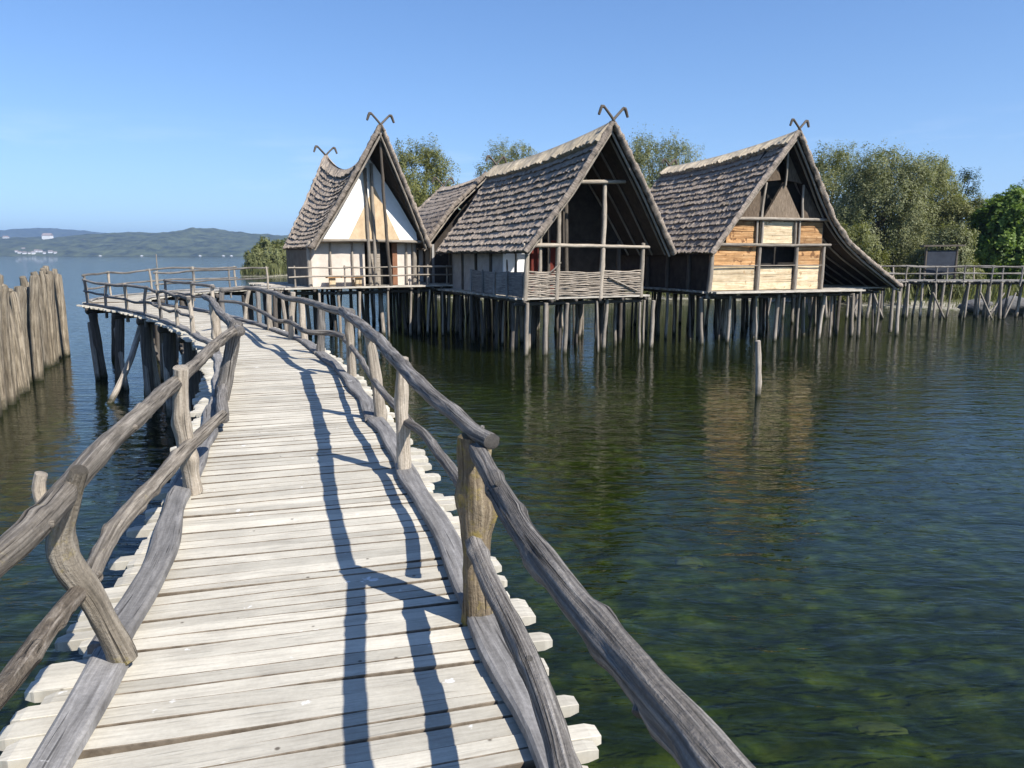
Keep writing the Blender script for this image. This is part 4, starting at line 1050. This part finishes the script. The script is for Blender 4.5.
# reeds and long grass along the bank
P, S, rr = [], [], []
for i in range(26000):
    x = R.uniform(-66, 62); d = abs(R.gauss(0, 5)) + .2 if R.random() < .7 else R.uniform(0, 30)
    if -40 < x < -14 and R.random() < .5: continue
    y = shore_y(x) + d
    if y > 165: continue
    hh = R.uniform(.5, 1.5) * (1.6 if x < -30 else 1)
    if 30 < x < 40 and d < 3: hh *= .4
    P.append((x, y, max(0, land(x, y)) + hh * .42)); S.append(hh); rr.append(min(1, max(0, R.gauss(.5, .25) + .35 * noise.noise(Vector((x * .3, y * .3, 0))))))
root = thing('reeds', (0, 70, 0), None, None)
o = leaves_mesh('reeds', M['reed'], root, np.array(P), np.array(S), np.array(rr), .12, 0)
me = o.data; bpy.data.objects.remove(root); o.location = (0, 70, 0); o.parent = None; o.name = 'reeds'
co_ = np.empty(len(me.vertices) * 3, dtype=np.float32); me.vertices.foreach_get('co', co_); co_ = co_.reshape(-1, 4, 3)
cen = co_.mean(1, keepdims=True); Sx = np.array(S)[:, None]
az = rng.uniform(0, 2 * PI, len(S)); ld = rng.normal(0, .18, (len(S), 2))
blade = np.stack([np.stack([-ld[:, 0], -ld[:, 1], -np.ones(len(S))], 1), np.stack([np.cos(az), np.sin(az), 0 * az], 1) * .10, np.stack([ld[:, 0], ld[:, 1], np.ones(len(S))], 1), -np.stack([np.cos(az), np.sin(az), 0 * az], 1) * .10], 1)
me.vertices.foreach_set('co', (cen + blade * (Sx[:, :, None] * .5)).astype(np.float32).ravel()); me.update()
tag(o, 'yellow green reeds and long grass along the bank', 'reeds', kind='stuff')

# boulders on the right bank
def rock(c, r, label):
    mb = MB(); nu, nv = 14, 9; V = []; sd = Vector((R.uniform(-9, 9), R.uniform(-9, 9), R.uniform(-9, 9)))
    for j in range(nv + 1):
        for i in range(nu):
            th, ph = PI * j / nv, 2 * PI * i / nu
            d = Vector((math.sin(th) * math.cos(ph), math.sin(th) * math.sin(ph), math.cos(th)))
            q = 1 + .45 * noise.noise(d * 1.3 + sd) + .15 * noise.noise(d * 3.5 + sd)
            V.append(Vector(c) + Vector((d.x * r[0], d.y * r[1], d.z * r[2])) * q)
    mb.add(V, [(j * nu + i, (j + 1) * nu + i, (j + 1) * nu + (i + 1) % nu, j * nu + (i + 1) % nu) for j in range(nv) for i in range(nu)])
    return tag(mb.build('boulder', M['rock'], None, True), label, 'boulder', 'boulders on the right bank')
rock((34.5, 52.2, .45), (1.3, .9, .7), 'largest grey boulder on the bank beneath the right end of the distant walkway')
rock((32.2, 53.0, .4), (1.0, .7, .5), 'flat pale boulder left of the largest boulder on the bank')
rock((36.8, 52.0, .5), (1.1, .8, .75), 'rounded boulder right of the largest boulder on the bank')
for i, (px, py) in enumerate(((690, 552), (880, 712), (585, 470))):
    q = G(px, py, -1.25); o = rock((q.x, q.y, land(q.x, q.y) - .03), (R.uniform(.2, .35), R.uniform(.18, .3), .06), 'dim pale stone lying on the weedy lake bed')
    o.name = 'submerged_stone'; o.data.materials[0] = M['weedstone']; o['category'] = 'stone'; o['group'] = 'stones on the lake bed'

# ------------------------------------------------------------------ far village and boats
PROF = [(-500, 240), (-150, 243), (0, 239), (40, 238), (80, 239), (109, 235), (148, 232.8), (165, 234.5), (191, 233)]
def far_house(px, py, Y, w, hgt, label):
    H = (HOR - np.interp(px, [q[0] for q in PROF], [q[1] for q in PROF])) / 765 * 3800 + 4; Y = 3055.0
    while Y < 3790:
        p = AY(px, py, Y)
        if H * math.sin((Y - 3050) / 750 * PI / 2) ** .8 - 1 >= p.z - 1: break
        Y += 4
    z = max(1, p.z); root = thing('far_house', (p.x, Y, z), label, 'house', 'white houses on the far shore')
    mb = MB(); x0, x1, y0, y1 = p.x - w / 2, p.x + w / 2, Y, Y + w * .7
    prism(mb, [(x0, y0, z - 6), (x1, y0, z - 6), (x1, y0, z + hgt), (x0, y0, z + hgt)], [(x0, y1, z - 6), (x1, y1, z - 6), (x1, y1, z + hgt), (x0, y1, z + hgt)]); mb.build('wall', M['farwhite'], root)
    mb = MB(); prism(mb, [(x0 - 1, y0 - 1, z + hgt), (x0 - 1, y1 + 1, z + hgt), (x0 - 1, (y0 + y1) / 2, z + hgt + w * .3)], [(x1 + 1, y0 - 1, z + hgt), (x1 + 1, y1 + 1, z + hgt), (x1 + 1, (y0 + y1) / 2, z + hgt + w * .3)]); mb.build('roof', M['farroof'], root)
far_house(5, 239.2, 3700, 22, 9, 'lone white house high on the hillside at the far left')
far_house(46, 238.2, 3720, 38, 12, 'big white building on the hillside above the far village')
far_house(81, 243.5, 3600, 26, 10, 'white house midway up the slope right of the far village')
for x, y, w, h in ((16, 252.5, 16, 9), (19, 253.5, 20, 8), (23, 250, 18, 9), (24, 254, 22, 8), (29, 254, 14, 8), (33, 254.2, 20, 11), (36, 253, 22, 14), (40, 253, 20, 12), (44, 254, 16, 9), (50, 253.6, 24, 11), (55, 253.8, 16, 9)):
    far_house(x, y, 3120, w * .62, h * .75, 'small white house in the village cluster on the far shore')
def boat(px, label):
    Y = 2700; x = (px - 512) / 764 * Y; root = thing('motor_boat', (x, Y, 0), label, 'boat', 'white boats near the far shore')
    mb = MB(); L, wd = 11, 3.2
    prism(mb, [(x - L / 2, Y - wd / 2, 1.6), (x - L / 2, Y + wd / 2, 1.6), (x + L * .25, Y + wd / 2, 1.8), (x + L / 2, Y, 2.1), (x + L * .25, Y - wd / 2, 1.8)], [(x - L / 2, Y - wd / 3, -.3), (x - L / 2, Y + wd / 3, -.3), (x + L * .2, Y + wd / 3, -.3), (x + L * .4, Y, -.3), (x + L * .2, Y - wd / 3, -.3)]); mb.build('hull', M['boat'], root)
    mb = MB(); prism(mb, [(x - 3, Y - 1.2, 1.7), (x + 1.5, Y - 1.2, 1.8), (x + .5, Y - 1, 3.4), (x - 3, Y - 1, 3.4)], [(x - 3, Y + 1.2, 1.7), (x + 1.5, Y + 1.2, 1.8), (x + .5, Y + 1, 3.4), (x - 3, Y + 1, 3.4)]); mb.build('cabin', M['boat'], root)
for px, lb in ((104, 'leftmost white boat near the far shore'), (145, 'white boat off the middle of the far shore'), (203, 'white boat off the far shore below the wooded summit'), (226, 'white boat near the far shore, second from the right'), (234, 'rightmost white boat near the far shore')):
    boat(px, lb)

# ------------------------------------------------------------------ the air
m, nt, ns, ls = newmat('haze_air')
v = nd(ns, 'ShaderNodeVolumePrincipled', inp={'Color': (.46, .66, 1, 1), 'Density': 1.3e-4, 'Anisotropy': .25})
o = ns.new('ShaderNodeOutputMaterial'); ls.new(v.outputs[0], o.inputs['Volume'])
mb = MB(); x0, x1, y0, y1, z0, z1 = -12000, 12000, -400, 9500, -7, 300
prism(mb, [(x0, y0, z0), (x1, y0, z0), (x1, y1, z0), (x0, y1, z0)], [(x0, y0, z1), (x1, y0, z1), (x1, y1, z1), (x0, y1, z1)])
tag(mb.build('haze', m), 'thin blue summer haze over the lake', 'haze', kind='stuff')
